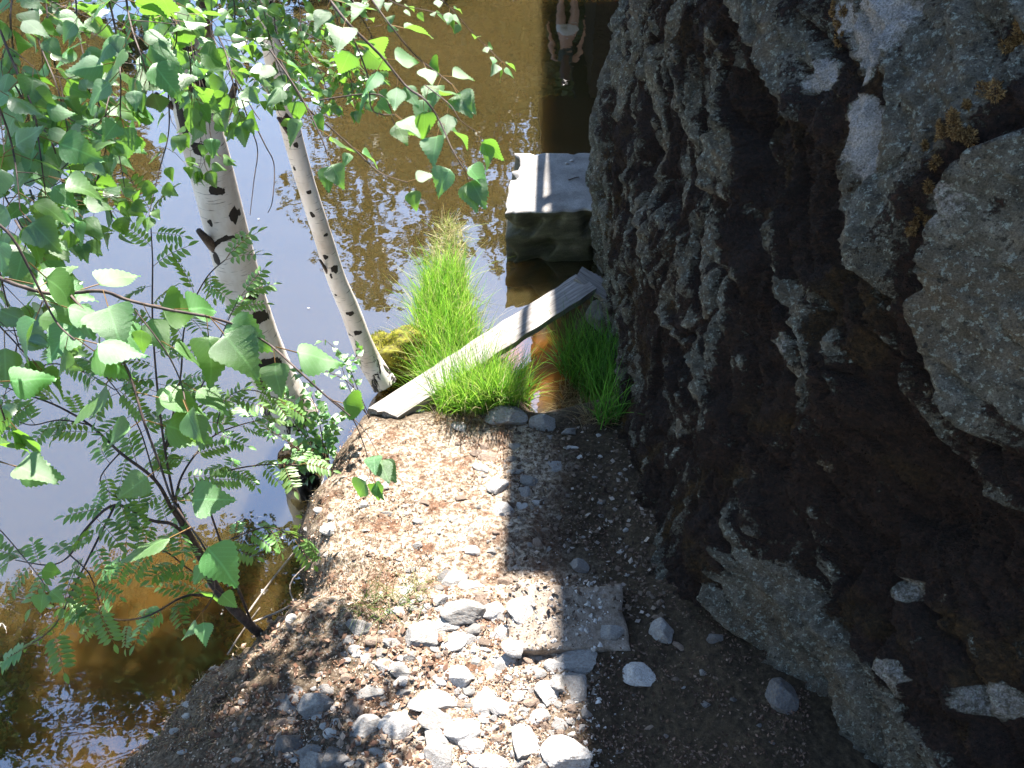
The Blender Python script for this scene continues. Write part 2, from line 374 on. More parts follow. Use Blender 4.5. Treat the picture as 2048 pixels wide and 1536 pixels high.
# ground by the foot of the cliff (right tussock)
TUR = np.array([(at_z(px, py, 0.05).x, at_z(px, py, 0.05).y) for px, py in [(1130, 840), (1150, 780), (1190, 735), (1215, 690), (1260, 680), (1290, 900), (1180, 900)]])
TUG = np.array([(at_z(px, py, 0.22).x, at_z(px, py, 0.22).y) for px, py in [(845, 800), (900, 765), (975, 745), (1030, 770), (1062, 812), (1000, 850), (850, 850)]])
def G(x, y):
    x = np.asarray(x, float); y = np.asarray(y, float)
    d = signed(x, y, poly) + (0.045 * fbm(x * 5, y * 5, 0, 3, 55) + 0.02 * fbm(x * 22, y * 22, 0, 2, 56)) * sstep(3.2, 2.2, y)
    hp = np.interp(y, [-3, -0.5, 0.9, 1.5, 1.9, 2.0, 2.6, 3.1], [1.6, 0.85, 0.66, 0.60, 0.54, 0.47, 0.40, 0.32])
    # the bank sinks gently to the pond near the lower left corner, steeply elsewhere
    wd = np.interp(y, [0.5, 1.4, 1.8, 2.2, 3.0], [0.75, 0.75, 0.50, 0.22, 0.13])
    prof = 1 - np.exp(-np.maximum(d, 0) / wd * 2.2)
    prof = np.where(d > 0, prof, d * 1.5)
    z = np.where(d > 0, 0.02 + (hp - 0.02) * prof, np.maximum(-0.6, d * 0.9))
    z = z + 0.10 * sstep(0.35, 1.0, x) * sstep(0.0, 0.5, d) 
    n = 0.028 * fbm(x * 3.1, y * 3.1, 0, 3, 5) + 0.016 * fbm(x * 11, y * 11, 0, 3, 9) + 0.006 * fbm(x * 45, y * 45, 0, 2, 12)
    z = z + n * sstep(-0.02, 0.25, d)
    for P_, hh in ((TUS, 0.06), (TUR, 0.10), (TUG, 0.27)):
        s_ = signed(x, y, P_); z = np.maximum(z, np.where(s_ > -0.3, hh * sstep(-0.05, 0.08, s_) - 0.05 + 0.012 * fbm(x * 20, y * 20, 0, 2, 3), -9))
    return z
def g1(x, y):
    i = min(max(int(np.searchsorted(xs, x)) - 1, 0), len(xs) - 2); j = min(max(int(np.searchsorted(ys, y)) - 1, 0), len(ys) - 2)
    u = min(max((x - xs[i]) / (xs[i + 1] - xs[i]), 0), 1); v = min(max((y - ys[j]) / (ys[j + 1] - ys[j]), 0), 1)
    return float(gz[i, j] * (1 - u) * (1 - v) + gz[i + 1, j] * u * (1 - v) + gz[i, j + 1] * (1 - u) * v + gz[i + 1, j + 1] * u * v)
def on_ground(px, py):
    z = 0.4
    for _ in range(25):
        p = at_z(px, py, z); z = 0.5 * z + 0.5 * max(g1(p.x, p.y), 0.0)
    return at_z(px, py, z)

xs = np.concatenate([np.linspace(-12, -2.6, 20), np.linspace(-2.5, 1.5, 400), np.linspace(1.6, 8, 14)])
ys = np.concatenate([np.linspace(-6, 0.0, 16), np.linspace(0.1, 3.5, 330), np.linspace(3.52, 6.2, 120), np.linspace(6.5, 9, 6)])
gx, gy = np.meshgrid(xs, ys, indexing='ij'); gz = G(gx, gy)
me = grid_mesh('ground', gx, gy, gz, M['soil'])
d = signed(gx.ravel(), gy.ravel(), poly)
moss_shade = sstep(0.30, 0.02, d + 0.18 * fbm(gx.ravel() * 5, gy.ravel() * 5, 0, 3, 31)) * 0.9
moss_shade = np.maximum(moss_shade, sstep(0.04, 0.34, gx.ravel() + 0.15 * fbm(gx.ravel() * 4, gy.ravel() * 4, 0, 3, 8)) * 1.0)  # soil colour darkened right of the shadow edge to imitate shade
moss_shade = np.maximum(moss_shade, np.clip(sstep(2.1, 1.5, gy.ravel()) * sstep(-0.28, -0.7, gx.ravel()), 0, .9) * 0.9)
moss_shade = np.where(d < 0, 0.9, moss_shade)
color_attr(me, np.stack([moss_shade] * 3, -1))
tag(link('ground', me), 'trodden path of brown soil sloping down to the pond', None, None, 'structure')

# ------------------------------------------------------------------ pond and far bank
me = mesh_from('water', [(-70, -30, 0), (40, -30, 0), (40, 90, 0), (-70, 90, 0)], [(0, 1, 2, 3)], M['water'])
tag(link('water', me), 'still brown pond reflecting sky and trees', None, None, 'structure')
fx, fy = np.meshgrid(np.linspace(-60, 40, 80), np.linspace(13.5, 95, 50), indexing='ij')
fz = np.clip((fy - 15.2 - 1.2 * fbm(fx * 0.15, fy * 0.1, 0, 2, 4)) * 0.25, -0.6, 1.2) + 0.15 * fbm(fx * .6, fy * .6, 0, 3, 2) + np.clip(fy - 30, 0, 60) * 0.08
tag(link('far_bank', grid_mesh('far_bank', fx, fy, fz, M['far_ground'])), 'grassy far bank of the pond', None, None, 'structure')

# ------------------------------------------------------------------ cliff on the right
def xb(y): return np.interp(y, [-3, -1, .5, 1.0, 1.25, 1.61, 1.74, 1.86, 2.2, 3.16, 4.3, 4.9, 5.3, 5.5, 5.9, 7, 9, 12], [2.6, 1.7, 1.35, 1.16, 1.05, .90, .74, .60, .585, .60, .65, .63, .64, .72, 1.2, 1.6, 2.2, 3.0])
def X0(y, z):
    lean = np.interp(y, [-2, .5, 1.5, 2.5, 4, 5.3, 6], [.5, .42, .36, .22, .08, .03, .02])
    x = xb(y) + lean * (z - 0.5)
    x = x + 0.16 * np.clip(z - 2.6, 0, 9) ** 1.4 + 0.05 * np.clip(z - 1.6, 0, 9) * sstep(3, 5, y)
    # toe of bare granite near the camera swings out at the foot
    return x
def hit(px, py, off=0.10):
    d_ = ray(px, py); ts = np.linspace(0.5, 8, 1500); x = d_.x * ts; y = d_.y * ts; z = CAM_H + d_.z * ts
    k = np.argmax(x > X0(y, z) - off); return y[k], z[k]
def wl(pts, off=0.05): return np.array([hit(*p, off) for p in pts])
LA = wl([(1480, -60), (1520, 0), (1600, 180), (1640, 260), (1700, 350), (1770, 500), (1830, 600), (1900, 760), (1970, 880), (2048, 1000), (2100, 1080)], .12)
LB = wl([(2080, 200), (2048, 260), (1960, 320), (1900, 400), (1870, 500), (1850, 600), (1880, 700), (1950, 850), (2048, 990)], .28)
LC = wl([(1330, 60), (1370, 200), (1410, 330), (1450, 450), (1480, 560), (1530, 700), (1570, 850), (1600, 960)])
LD = wl([(1560, 560), (1570, 680), (1600, 800), (1640, 880)])
LE = wl([(1260, 300), (1300, 480), (1330, 600), (1390, 800), (1420, 1000)])
LF = wl([(1420, -40), (1450, 100), (1500, 200), (1540, 330), (1580, 470), (1600, 640)])
LG = wl([(1740, 1010), (1730, 1150), (1780, 1300), (1800, 1420)])
LH = wl([(1600, 1240), (1700, 1320), (1760, 1420), (1780, 1540)])
def line_sd(y, z, L):
    """signed distance to a line running down towards the camera; positive on its near/upper side"""
    d_ = np.full(y.shape, 1e9); s_ = np.ones(y.shape); tt = np.zeros(y.shape)
    n = len(L)
    for i in range(n - 1):
        a = L[i]; b_ = L[i + 1]; ab = b_ - a; Ln = (ab ** 2).sum() + 1e-9
        t0 = ((y - a[0]) * ab[0] + (z - a[1]) * ab[1]) / Ln; t_ = np.clip(t0, 0, 1)
        dd = np.hypot(y - a[0] - t_ * ab[0], z - a[1] - t_ * ab[1])
        cr = np.sign(ab[0] * (z - a[1]) - ab[1] * (y - a[0]))
        upd = dd < d_; d_ = np.where(upd, dd, d_); s_ = np.where(upd, -cr, s_); tt = np.where(upd, (i + t_) / (n - 1), tt)
    return d_ * s_, tt
def ledge(y, z, L, h, back, soft=0.03):
    wob = 0.04 * fbm(y * 5, z * 5, 0, 3, 77)
    s_, tt = line_sd(y, z, L); s_ = s_ + wob
    end = sstep(0, 0.12, tt) * sstep(1, 0.88, tt)
    return h * sstep(-soft, soft, s_) * np.exp(-np.maximum(s_, 0) / back) * end, s_
yy = np.concatenate([np.linspace(-3, 0.5, 14), np.linspace(0.52, 5.45, 540), np.linspace(5.5, 6.5, 40), np.linspace(6.7, 12, 14)])
zz = np.concatenate([np.linspace(-0.5, -0.05, 6), np.linspace(0, 3.5, 390), np.linspace(3.55, 6.2, 40)])
ry, rz = np.meshgrid(yy, zz, indexing='ij')
X = X0(ry, rz)
eA, sA = ledge(ry, rz, LA, 0.19, 2.5, 0.022); eB, sB = ledge(ry, rz, LB, 0.13, 1.5, 0.03)
eC, sC = ledge(ry, rz, LC, 0.07, 0.5); eD, sD = ledge(ry, rz, LD, 0.05, 0.3); eE, sE = ledge(ry, rz, LE, 0.06, 0.5); eF, sF = ledge(ry, rz, LF, 0.05, 0.25)
eG, sG = ledge(ry, rz, LG, 0.06, 0.4); eH, sH = ledge(ry, rz, LH, 0.05, 0.35)
X = X - eA - eB - eC - eD - eE - eF - eG - eH
ysl = np.linspace(-3, 12, 400); gsl = np.cumsum(np.interp(ysl, [-1, .8, 1.5, 2.5, 4, 5.5, 8], [.75, .78, .80, .90, 1.0, 1.1, 1.1])) * (ysl[1] - ysl[0])
cw = (rz - np.interp(ry, ysl, gsl)) * .8; aw = ry * .75 + rz * .66      # bedding planes fall towards the path
warp = 0.12 * fbm(ry * 1.7, rz * 1.7, 0, 3, 33); cw = cw + warp
ridge = 1 - 2 * np.abs(fbm(cw * 3.2, aw * 0.9, 0, 3, 41)) * 2
crack = np.clip(1 - np.abs(fbm(cw * 5.5 + 7, aw * 1.3, 0, 3, 43)) * 9, 0, 1) ** 1.5
crack2 = np.clip(1 - np.abs(fbm(cw * 14, aw * 4.0 + 3, 0, 3, 45)) * 7, 0, 1)
vert = fbm(cw * 10, aw * 3.0, 0, 4, 51)
lump = fbm(cw * 22, aw * 11, 0, 3, 61)
rough_ = 1 - 0.55 * sstep(-0.02, 0.03, sA)
h_small = 0.055 * vert + 0.036 * lump - 0.060 * crack - 0.030 * crack2
X -= 0.05 * ridge * rough_ + 0.09 * fbm(ry * 1.3, rz * 1.1, 0, 2, 21)
X -= h_small * (0.4 + 0.6 * rough_) * 1.15 + 0.010 * fbm(ry * 55, rz * 45, 0, 2, 71)
bulge = sstep(4.6, 5.2, ry) * sstep(1.35, 1.15, rz) * 0.06; X -= bulge
X = np.maximum(X, xb(ry) - 0.12)
# cover masks
bare = sstep(-0.02, 0.02, sA) 
bare = np.where(line_sd(ry, rz, LA)[1] <= 0.001, np.where(sA > 0, 1, 0), bare)
moss = 0.97 - 0.85 * bare
moss -= 0.50 * np.exp(-np.clip(sC, 0, 9) / 0.10) * (sC > 0) * (eC > 0.004) + 0.40 * np.exp(-np.clip(sE, 0, 9) / 0.07) * (sE > 0) * (eE > 0.004)
moss -= 0.5 * np.exp(-np.clip(sF, 0, 9) / 0.07) * (sF > 0) * (eF > 0.004) + 0.45 * np.exp(-np.clip(sD, 0, 9) / 0.06) * (sD > 0) * (eD > 0.004)
moss -= 0.4 * np.exp(-np.clip(sG, 0, 9) / 0.09) * (sG > 0) * (eG > 0.004) + 0.4 * np.exp(-np.clip(sH, 0, 9) / 0.08) * (sH > 0) * (eH > 0.004)
hs = (h_small + 0.012 * ridge) / 0.05
patch = fbm(cw * 4.5, aw * 2.2, 0, 3, 91)
moss -= (0.66 * sstep(-0.12, 0.62, hs + 0.9 * patch) + 0.25 * sstep(0.1, 0.45, patch)) * (1 - bare)
moss -= 0.22 * sstep(2.6, 4.6, ry) * (1 - bare)
fleck = fbm(cw * 16 + 5, aw * 7, 0, 4, 97); moss -= 0.55 * sstep(0.16, 0.45, fleck) * (1 - bare)
moss += (0.35 * sstep(0.2, 0.9, -hs)) * bare + (0.19 + 0.27 * sstep(2.7, 1.6, ry) * (1 - .75 * sstep(0.05, .4, fbm(ry * 2.4 + 4, rz * 2.4, 0, 3, 98)))) * (1 - bare)
moss += 0.45 * sstep(0.22, 0.5, fbm(ry * 3.1 + 9, rz * 2.6, 0, 4, 95)) * bare
moss += 0.75 * np.exp(-np.abs(sB + 0.05) / 0.05) * (sB < 0.03)
moss -= 0.35 * sstep(4.3, 5.1, ry) + 0.25 * sstep(3.3, 4.4, ry) * sstep(1.2, 0.5, rz)
toe = sstep(1.84, 1.72, ry) * sstep(0.55, 0.22, rz - 0.62 - 0.18 * fbm(ry * 6, rz * 3, 0, 3, 13)); moss -= 0.7 * toe
lich = 0.0 * ry
for (px, py, r, k) in [(1745, 275, .075, 1), (1730, 225, .045, 1), (1765, 60, .10, .95), (1690, 35, .05, .8), (1650, 150, .05, .9), (1740, 150, .03, .8), (1270, 150, .05, .6), (1800, 1180, .05, .5), (1810, 1350, .06, .5), (2010, 400, .06, .55), (1760, 320, .05, 1), (1530, 690, .05, .5), (1990, 1400, .06, .5)]:
    y0, z0 = hit(px, py, .15 if px > 1600 and py < 900 else .05); dd = np.hypot(ry - y0, (rz - z0)) / r
    lich = np.maximum(lich, k * sstep(1.5, 0.6, dd + 0.35 * fbm(ry * 30, rz * 30, 0, 3, 7)))
moss = np.where(toe > .01, moss - 0.75 * toe * (0.6 + 0.5 * sstep(-.3, .2, fbm(cw * 8, aw * 5, 0, 3, 88))), moss)
moss = np.where(lich > 0.35, np.minimum(moss, 0.12), moss)
gold = 0.8 * sstep(0.25, 0.5, fbm(ry * 5, rz * 2, 0, 3, 17)) * sstep(1.4, 0.2, rz) + 0.25 * sstep(0.2, 0.5, fbm(ry * 6, rz * 6, 0, 3, 19))
# pits under overhangs read darker only through real depth
me = grid_mesh('rock_face', X, ry, rz, M['cliff'], flip=True)
color_attr(me, np.stack([np.clip(moss, 0, 1).ravel(), lich.ravel(), np.clip(gold, 0, 1).ravel()], -1))
cliff = thing('cliff', (0.9, 3.0, 0.0), 'tall dark granite cliff covered with brown moss and lichen beside the path', 'cliff')
me.transform(Matrix.Translation((-0.9, -3.0, 0))); link('rock_face', me, cliff)
# top and back of the outcrop
tx = np.linspace(0, 1, 24); X_top = X[:, -1]
bx_, by_ = np.meshgrid(tx, yy, indexing='ij')
topx = X_top[None, :] + bx_ * 7; topz = 6.2 + 0.5 * bx_ + 0.5 * fbm(topx * .8, by_ * .8, 0, 3, 3) * sstep(0, .1, bx_)
topz = np.minimum(topz, 6.9); topz[0, :] = 6.2
fade = np.interp(by_, [-3, 0, 5.0, 6.5, 12], [0.0, 0, 0, 1, 1])
me = grid_mesh('rock_top', topx, by_, topz, M['cliff'])
color_attr(me, np.tile([0.8, 0, 0.1], (len(me.vertices), 1))); me.transform(Matrix.Translation((-0.9, -3.0, 0))); link('rock_top', me, cliff)

# moss tufts rooted on the face (real blades, far too many to count)
def rock_pts(mask_fn, n):
    ii = rng.integers(15, 560, n); jj = rng.integers(6, 396, n)
    keep = mask_fn(ii, jj); ii, jj = ii[keep], jj[keep]
    p = np.stack([X[ii, jj], ry[ii, jj], rz[ii, jj]], -1)
    du = np.stack([X[ii + 1, jj] - X[ii - 1, jj], ry[ii + 1, jj] - ry[ii - 1, jj], 0 * p[:, 0]], -1)
    dv = np.stack([X[ii, jj + 1] - X[ii, jj - 1], 0 * p[:, 0], rz[ii, jj + 1] - rz[ii, jj - 1]], -1)
    nn = np.cross(dv, du); nn /= np.linalg.norm(nn, axis=1)[:, None]; nn *= -np.sign(nn[:, :1]); return p, nn
def tufts(p, nn, L, wdt, cols, droop=0.4, jit=0.9):
    k = len(p); dirv = nn + rng.normal(0, jit, (k, 3)) * 0.6; dirv[:, 2] -= droop * rng.random(k)
    dirv /= np.linalg.norm(dirv, axis=1)[:, None]
    side = np.cross(dirv, rng.normal(0, 1, (k, 3))); side /= np.linalg.norm(side, axis=1)[:, None]
    l = (L * (0.4 + rng.random(k)))[:, None]; ww = wdt * (0.5 + rng.random(k))[:, None]
    a = p - nn * 0.003 - side * ww; b_ = p - nn * 0.003 + side * ww; c_ = p + dirv * l
    V = np.stack([a, b_, c_], 1).reshape(-1, 3)
    ci = rng.integers(0, len(cols), k); C = np.repeat(np.array(cols)[ci] * (0.7 + 0.6 * rng.random((k, 1))), 3, axis=0)
    return V, C
def tri_mesh(name, V, C, mat_, parent=None):
    n = len(V) // 3; me = bpy.data.meshes.new(name)
    if parent is not None: V = V - np.array(parent.location)
    me.vertices.add(len(V)); me.vertices.foreach_set('co', V.ravel())
    me.loops.add(3 * n); me.loops.foreach_set('vertex_index', np.arange(3 * n, dtype=np.int32))
    me.polygons.add(n); me.polygons.foreach_set('loop_start', np.arange(0, 3 * n, 3, dtype=np.int32)); me.polygons.foreach_set('loop_total', np.full(n, 3, dtype=np.int32))
    me.materials.append(mat_); me.update(calc_edges=True); color_attr(me, C); return link(name, me, parent)
mossn = moss + 0.2 * fbm(ry * 16, rz * 12, 0, 3, 3)
P1, N1 = rock_pts(lambda i, j: mossn[i, j] > 0.5, 210000)
V, C = tufts(P1, N1, 0.015, 0.0016, [(0.020, 0.011, 0.008), (0.010, 0.006, 0.005), (0.045, 0.022, 0.014), (0.03, 0.02, 0.008)])
tag(tri_mesh('moss', V, C, M['moss_tuft'], cliff), None, None, None, 'stuff')
# moss cushions on the slab edges, sunlit gold put into their colour
def cushion(px, py, r, n=6500):
    y0, z0 = hit(px, py, .15); VV = []; CC = []
    for q_ in range(9):
        yq = y0 + random.gauss(0, r * .9); zq = z0 + random.gauss(0, r * .9) + (yq - y0) * .6; rr_ = r * random.uniform(.25, .6)
        i = int(np.argmin(np.abs(yy - yq))); j = int(np.argmin(np.abs(zz - zq))); c0 = np.array([X[i, j] + .004, yq, zq])
        m_ = n // 9; q = rng.normal(0, 1, (m_, 3)); q /= np.linalg.norm(q, axis=1)[:, None]
        rad = rr_ * np.array([0.55, 1.2, 0.9]) * (1 + 0.5 * fbm(q[:, 0] * 3 + q_, q[:, 1] * 3, q[:, 2] * 3, 2, 5)[:, None])
        V_, C_ = tufts(c0 + q * rad, q, 0.006, 0.0014, [(0.22, 0.13, 0.05), (0.34, 0.23, 0.10), (0.10, 0.055, 0.02)], 0); VV.append(V_); CC.append(C_)
    return np.concatenate(VV), np.concatenate(CC)
for k, (px, py, r, lab) in enumerate([(1665, 55, .03, 'small golden moss cushion at the top of the pale slab'), (1985, 225, .04, 'golden moss cushion on the dark groove between the two slabs'), (1930, 280, .03, 'ochre moss tuft below the larger cushion on the groove'),
        (2035, 90, .045, 'brown gold moss cushion cut by the right edge of the photo'), (1900, 440, .022, 'tiny golden moss tuft on the edge of the nearest slab'), (1245, 15, .04, 'russet moss tuft on the far left rim of the cliff')]):
    V, C = cushion(px, py, r); c0 = V.mean(0); o = tri_mesh('moss_cushion', V - c0, C, M['moss_tuft']); o.location = c0
    tag(o, lab, 'moss', 'moss cushions on the cliff')

# ------------------------------------------------------------------ concrete block
def rounded_block(name, corners, ztop, zbot, mt, mside, root, cell=0.02, amp=0.006, chip=0.0):
    (A, B, C_, D_) = corners     # near-left, near-right, far-right, far-left (x,y)
    nu = max(4, int(math.dist(A, B) / cell)); nv = max(4, int(math.dist(A, D_) / cell)); nz = max(3, int((ztop - zbot) / cell))
    V = []; Fs = []; mi = []
    def P(u, v, zf):
        x = (A[0] * (1 - u) + B[0] * u) * (1 - v) + (D_[0] * (1 - u) + C_[0] * u) * v
        y = (A[1] * (1 - u) + B[1] * u) * (1 - v) + (D_[1] * (1 - u) + C_[1] * u) * v
        z = zbot + (ztop - zbot) * zf
        e = min(u * nu, (1 - u) * nu, v * nv, (1 - v) * nv) ; 
        if zf > 0.999 and e < 1.0: z -= 0.35 * cell * (1 - e)
        n_ = mnoise.noise(Vector((x * 9, y * 9, z * 9))); n2 = mnoise.noise(Vector((x * 30, y * 30, z * 30)))
        ed = sstep(2.5, 0, e)
        cx = (A[0] + C_[0]) / 2; cy = (A[1] + C_[1]) / 2
        k = (amp * n_ + amp * 0.6 * n2 + chip * ed * max(0, n_) * 3)
        return (x + (cx - x) * k * 2.2, y + (cy - y) * k * 2.2, z + amp * 0.5 * n2 - chip * float(ed) * max(0, n_))
    idx = {}
    def vid(i, j, k):
        key = (i, j, k)
        if key not in idx: idx[key] = len(V); V.append(P(i / nu, j / nv, k / nz))
        return idx[key]
    for i in range(nu):
        for j in range(nv): Fs.append((vid(i, j, nz), vid(i + 1, j, nz), vid(i + 1, j + 1, nz), vid(i, j + 1, nz))); mi.append(0)
    for k in range(nz):
        for i in range(nu):
            Fs.append((vid(i, 0, k), vid(i + 1, 0, k), vid(i + 1, 0, k + 1), vid(i, 0, k + 1))); mi.append(1)
            Fs.append((vid(i, nv, k + 1), vid(i + 1, nv, k + 1), vid(i + 1, nv, k), vid(i, nv, k))); mi.append(1)
        for j in range(nv):
            Fs.append((vid(0, j, k + 1), vid(0, j + 1, k + 1), vid(0, j + 1, k), vid(0, j, k))); mi.append(1)
            Fs.append((vid(nu, j, k), vid(nu, j + 1, k), vid(nu, j + 1, k + 1), vid(nu, j, k + 1))); mi.append(1)
    if root is not None: V = rel(V, root)
    return mesh_from(name, V, Fs, [mt, mside], mi, True)
ZB = 0.42
nl = at_z(1010, 426, ZB); nr = at_z(1210, 421, ZB); fl = at_z(1030, 305, ZB); fr = at_z(1210, 305, ZB)
k = (1.15 - nl.x) / (nr.x - nl.x); NR = nl + (nr - nl) * k; k = (1.15 - fl.x) / (fr.x - fl.x); FR = fl + (fr - fl) * k
me = rounded_block('concrete_block', [(nl.x, nl.y), (NR.x, NR.y), (FR.x, FR.y), (fl.x, fl.y)], ZB, -0.4, M['concrete'], M['concrete_side'], None, 0.02, 0.009, 0.045)
c0 = Vector((nl.x, nl.y, 0)); me.transform(Matrix.Translation(-c0))
tag(link('concrete_block', me, None, c0), 'square grey concrete block standing in the water against the cliff', 'concrete block')
def stick(name, pts, r0, r1, label, cat='stick', group=None, m='deadwood', side=()):
    mb = MB(); pts = [Vector(p) for p in pts]; sp = spline(pts, 5); n = len(sp)
    mb.tube([p - pts[0] for p in sp], [r0 + (r1 - r0) * i / (n - 1) for i in range(n)], 6, wob=0.15)
    for sd in side: mb.tube([Vector(sd[0]) - pts[0], Vector(sd[1]) - pts[0]], [r1 * .9, r1 * .4], 5)
    me = mesh_from(name, mb.v, mb.f, M[m], None, True); return tag(link(name, me, None, pts[0]), label, cat, group)
stick('stick', [at_z(1137, 360, ZB + .01), at_z(1148, 356, ZB + .012), at_z(1158, 354, ZB + .01)], .005, .003, 'short dark twig lying on the shaded side of the concrete block', m='rowan_bark')
for px, py, wh in ((1134, 326, 'nearer'), (1143, 321, 'farther')):
    p = at_z(px, py, ZB + .008); bm = bmesh.new(); bmesh.ops.create_icosphere(bm, subdivisions=2, radius=0.012)
    for v in bm.verts: v.co.z *= .4; v.co.x *= 1.4; v.co += Vector([random.uniform(-.002, .002) for _ in range(3)])
    me = bpy.data.meshes.new('pebble'); bm.to_mesh(me); bm.free(); me.materials.append(M['stone_pale'])
    tag(link('pebble', me, None, p), wh + ' tiny white pebble on the shaded top of the concrete block', 'pebble', 'two white pebbles on the block')

# concrete step sunk in the path
zs = 0.60
cA = at_z(1012, 1300, zs); cB = at_z(1262, 1300, zs); cC = at_z(1243, 1166, zs); cD = at_z(1018, 1172, zs)
m, t, b = mat('gritty_step'); f = tex(t, 18, 6, .7, 'World'); g = tex(t, 150, 3, .7, 'World')
c = ramp(t, f, [(0.3, (0.12, 0.088, 0.062)), (0.5, (0.22, 0.175, 0.135)), (0.7, (0.32, 0.27, 0.22))]); c = mix(t, 1.0, c, ramp(t, g, [(0.3, bw(0.6)), (0.7, bw(1.3))]), 'MULTIPLY')
setc(t, b, c); n1 = bump(t, b, f, 0.008); bump(t, b, g, 0.003, 1, n1); M['step'] = m
me = rounded_block('concrete_step', [(cA.x, cA.y), (cB.x, cB.y), (cC.x, cC.y), (cD.x, cD.y)], zs, 0.3, M['step'], M['step'], None, 0.012, 0.008, 0.012)
c0 = Vector((cA.x, cA.y, 0.3)); me.transform(Matrix.Translation(-c0))
tag(link('concrete_step', me, None, c0), 'gritty worn concrete step set across the path', 'step')

# ------------------------------------------------------------------ planks
def plank(name, c4, ztop, th, label, group=None, zs4=None):
    cs = [at_z(px, py, ztop if zs4 is None else zs4[i]) for i, (px, py) in enumerate(c4)]     # near-left, near-right, far-right, far-left
    nu, nv = 60, 8; V = []; Fs = []
    o0 = cs[0]; ax = (cs[1] - cs[0]).normalized(); R = Matrix((ax, Vector((0, 0, 1)).cross(ax).normalized(), ax.cross(Vector((0, 0, 1)).cross(ax).normalized()))).to_3x3()
    for lay in (0, 1):
        for i in range(nu + 1):
            for j in range(nv + 1):
                u, v = i / nu, j / nv
                uu = u + (0.012 * mnoise.noise(Vector((v * 9, 3, lay)))) * (1 if u in (0, 1) else 0)
                p = (cs[0] * (1 - uu) + cs[1] * uu) * (1 - v) + (cs[3] * (1 - uu) + cs[2] * uu) * v
                e = 0.008 * mnoise.noise(Vector((u * 14, 7, 0))) * (1 if j in (0, nv) else 0)
                q = R @ (p - o0); q.y += e; q.z += -th * lay + 0.004 * mnoise.noise(Vector((u * 3, v * 14, lay))) - (0.006 if lay == 0 and j in (0, nv) else 0)
                V.append(q)
    W_ = nv + 1; B = (nu + 1) * W_
    for i in range(nu):
        for j in range(nv):
            a = i * W_ + j; Fs.append((a, a + W_, a + W_ + 1, a + 1)); Fs.append((B + a, B + a + 1, B + a + W_ + 1, B + a + W_))
    for i in range(nu):
        a = i * W_; Fs.append((a, B + a, B + a + W_, a + W_)); a += nv; Fs.append((a, a + W_, B + a + W_, B + a))
    for j in range(nv):
        a = j; Fs.append((a, a + 1, B + a + 1, B + a)); a += nu * W_; Fs.append((a, B + a, B + a + 1, a + 1))
    me = mesh_from(name, V, Fs, M['plank'], None, False)
    o = link(name, me, None, o0); o.rotation_euler = R.transposed().to_euler(); return tag(o, label, 'plank', group)
plank('plank', [(795, 833), (1194, 575), (1152, 547), (736, 815)], 0, .05, 'long weathered grey plank bridging the wet gap from the bank to the cliff', 'planks over the gap', [.33, .27, .27, .33])
plank('plank', [(1150, 556), (1215, 600), (1225, 565), (1165, 532)], 0, .04, 'short broken plank end wedged against the cliff foot', 'planks over the gap', [.30, .22, .22, .30])
# loose dark stones holding the plank end by the cliff
# ------------------------------------------------------------------ stones
def stone_mesh(seed, flat=0.6, mat_='stone_grey', sub=4, cuts=10):
    r = random.Random(seed); bm = bmesh.new(); bmesh.ops.create_icosphere(bm, subdivisions=sub, radius=1.0)
    pl = []
    for _ in range(cuts):
        n_ = Vector((r.gauss(0, 1), r.gauss(0, 1), r.gauss(0, 1))).normalized(); pl.append((n_, r.uniform(0.50, 0.80)))
    for v in bm.verts:
        d0 = v.co.normalized(); k = 1.0
        for n_, h in pl:
            dt = d0.dot(n_)
            if dt > 1e-3: k = min(k, h / dt)
        v.co = d0 * (k * (1 + 0.05 * mnoise.noise(d0 * 3 + Vector((seed, 0, 0)))) + 0.022 * mnoise.noise(d0 * 9 + Vector((0, seed, 0))))
        v.co.z *= flat
    me = bpy.data.meshes.new('stone'); bm.to_mesh(me); bm.free(); me.materials.append(M[mat_])
    sm = np.zeros(len(me.polygons), bool); me.polygons.foreach_set('use_smooth', sm); return me
stone_lib = {k: [stone_mesh(i * 7 + h, random.Random(i + h).uniform(.42, .8), k) for i in range(9)] for h, k in enumerate(('stone_grey', 'stone_pale', 'stone_dark', 'stone_brown'))}
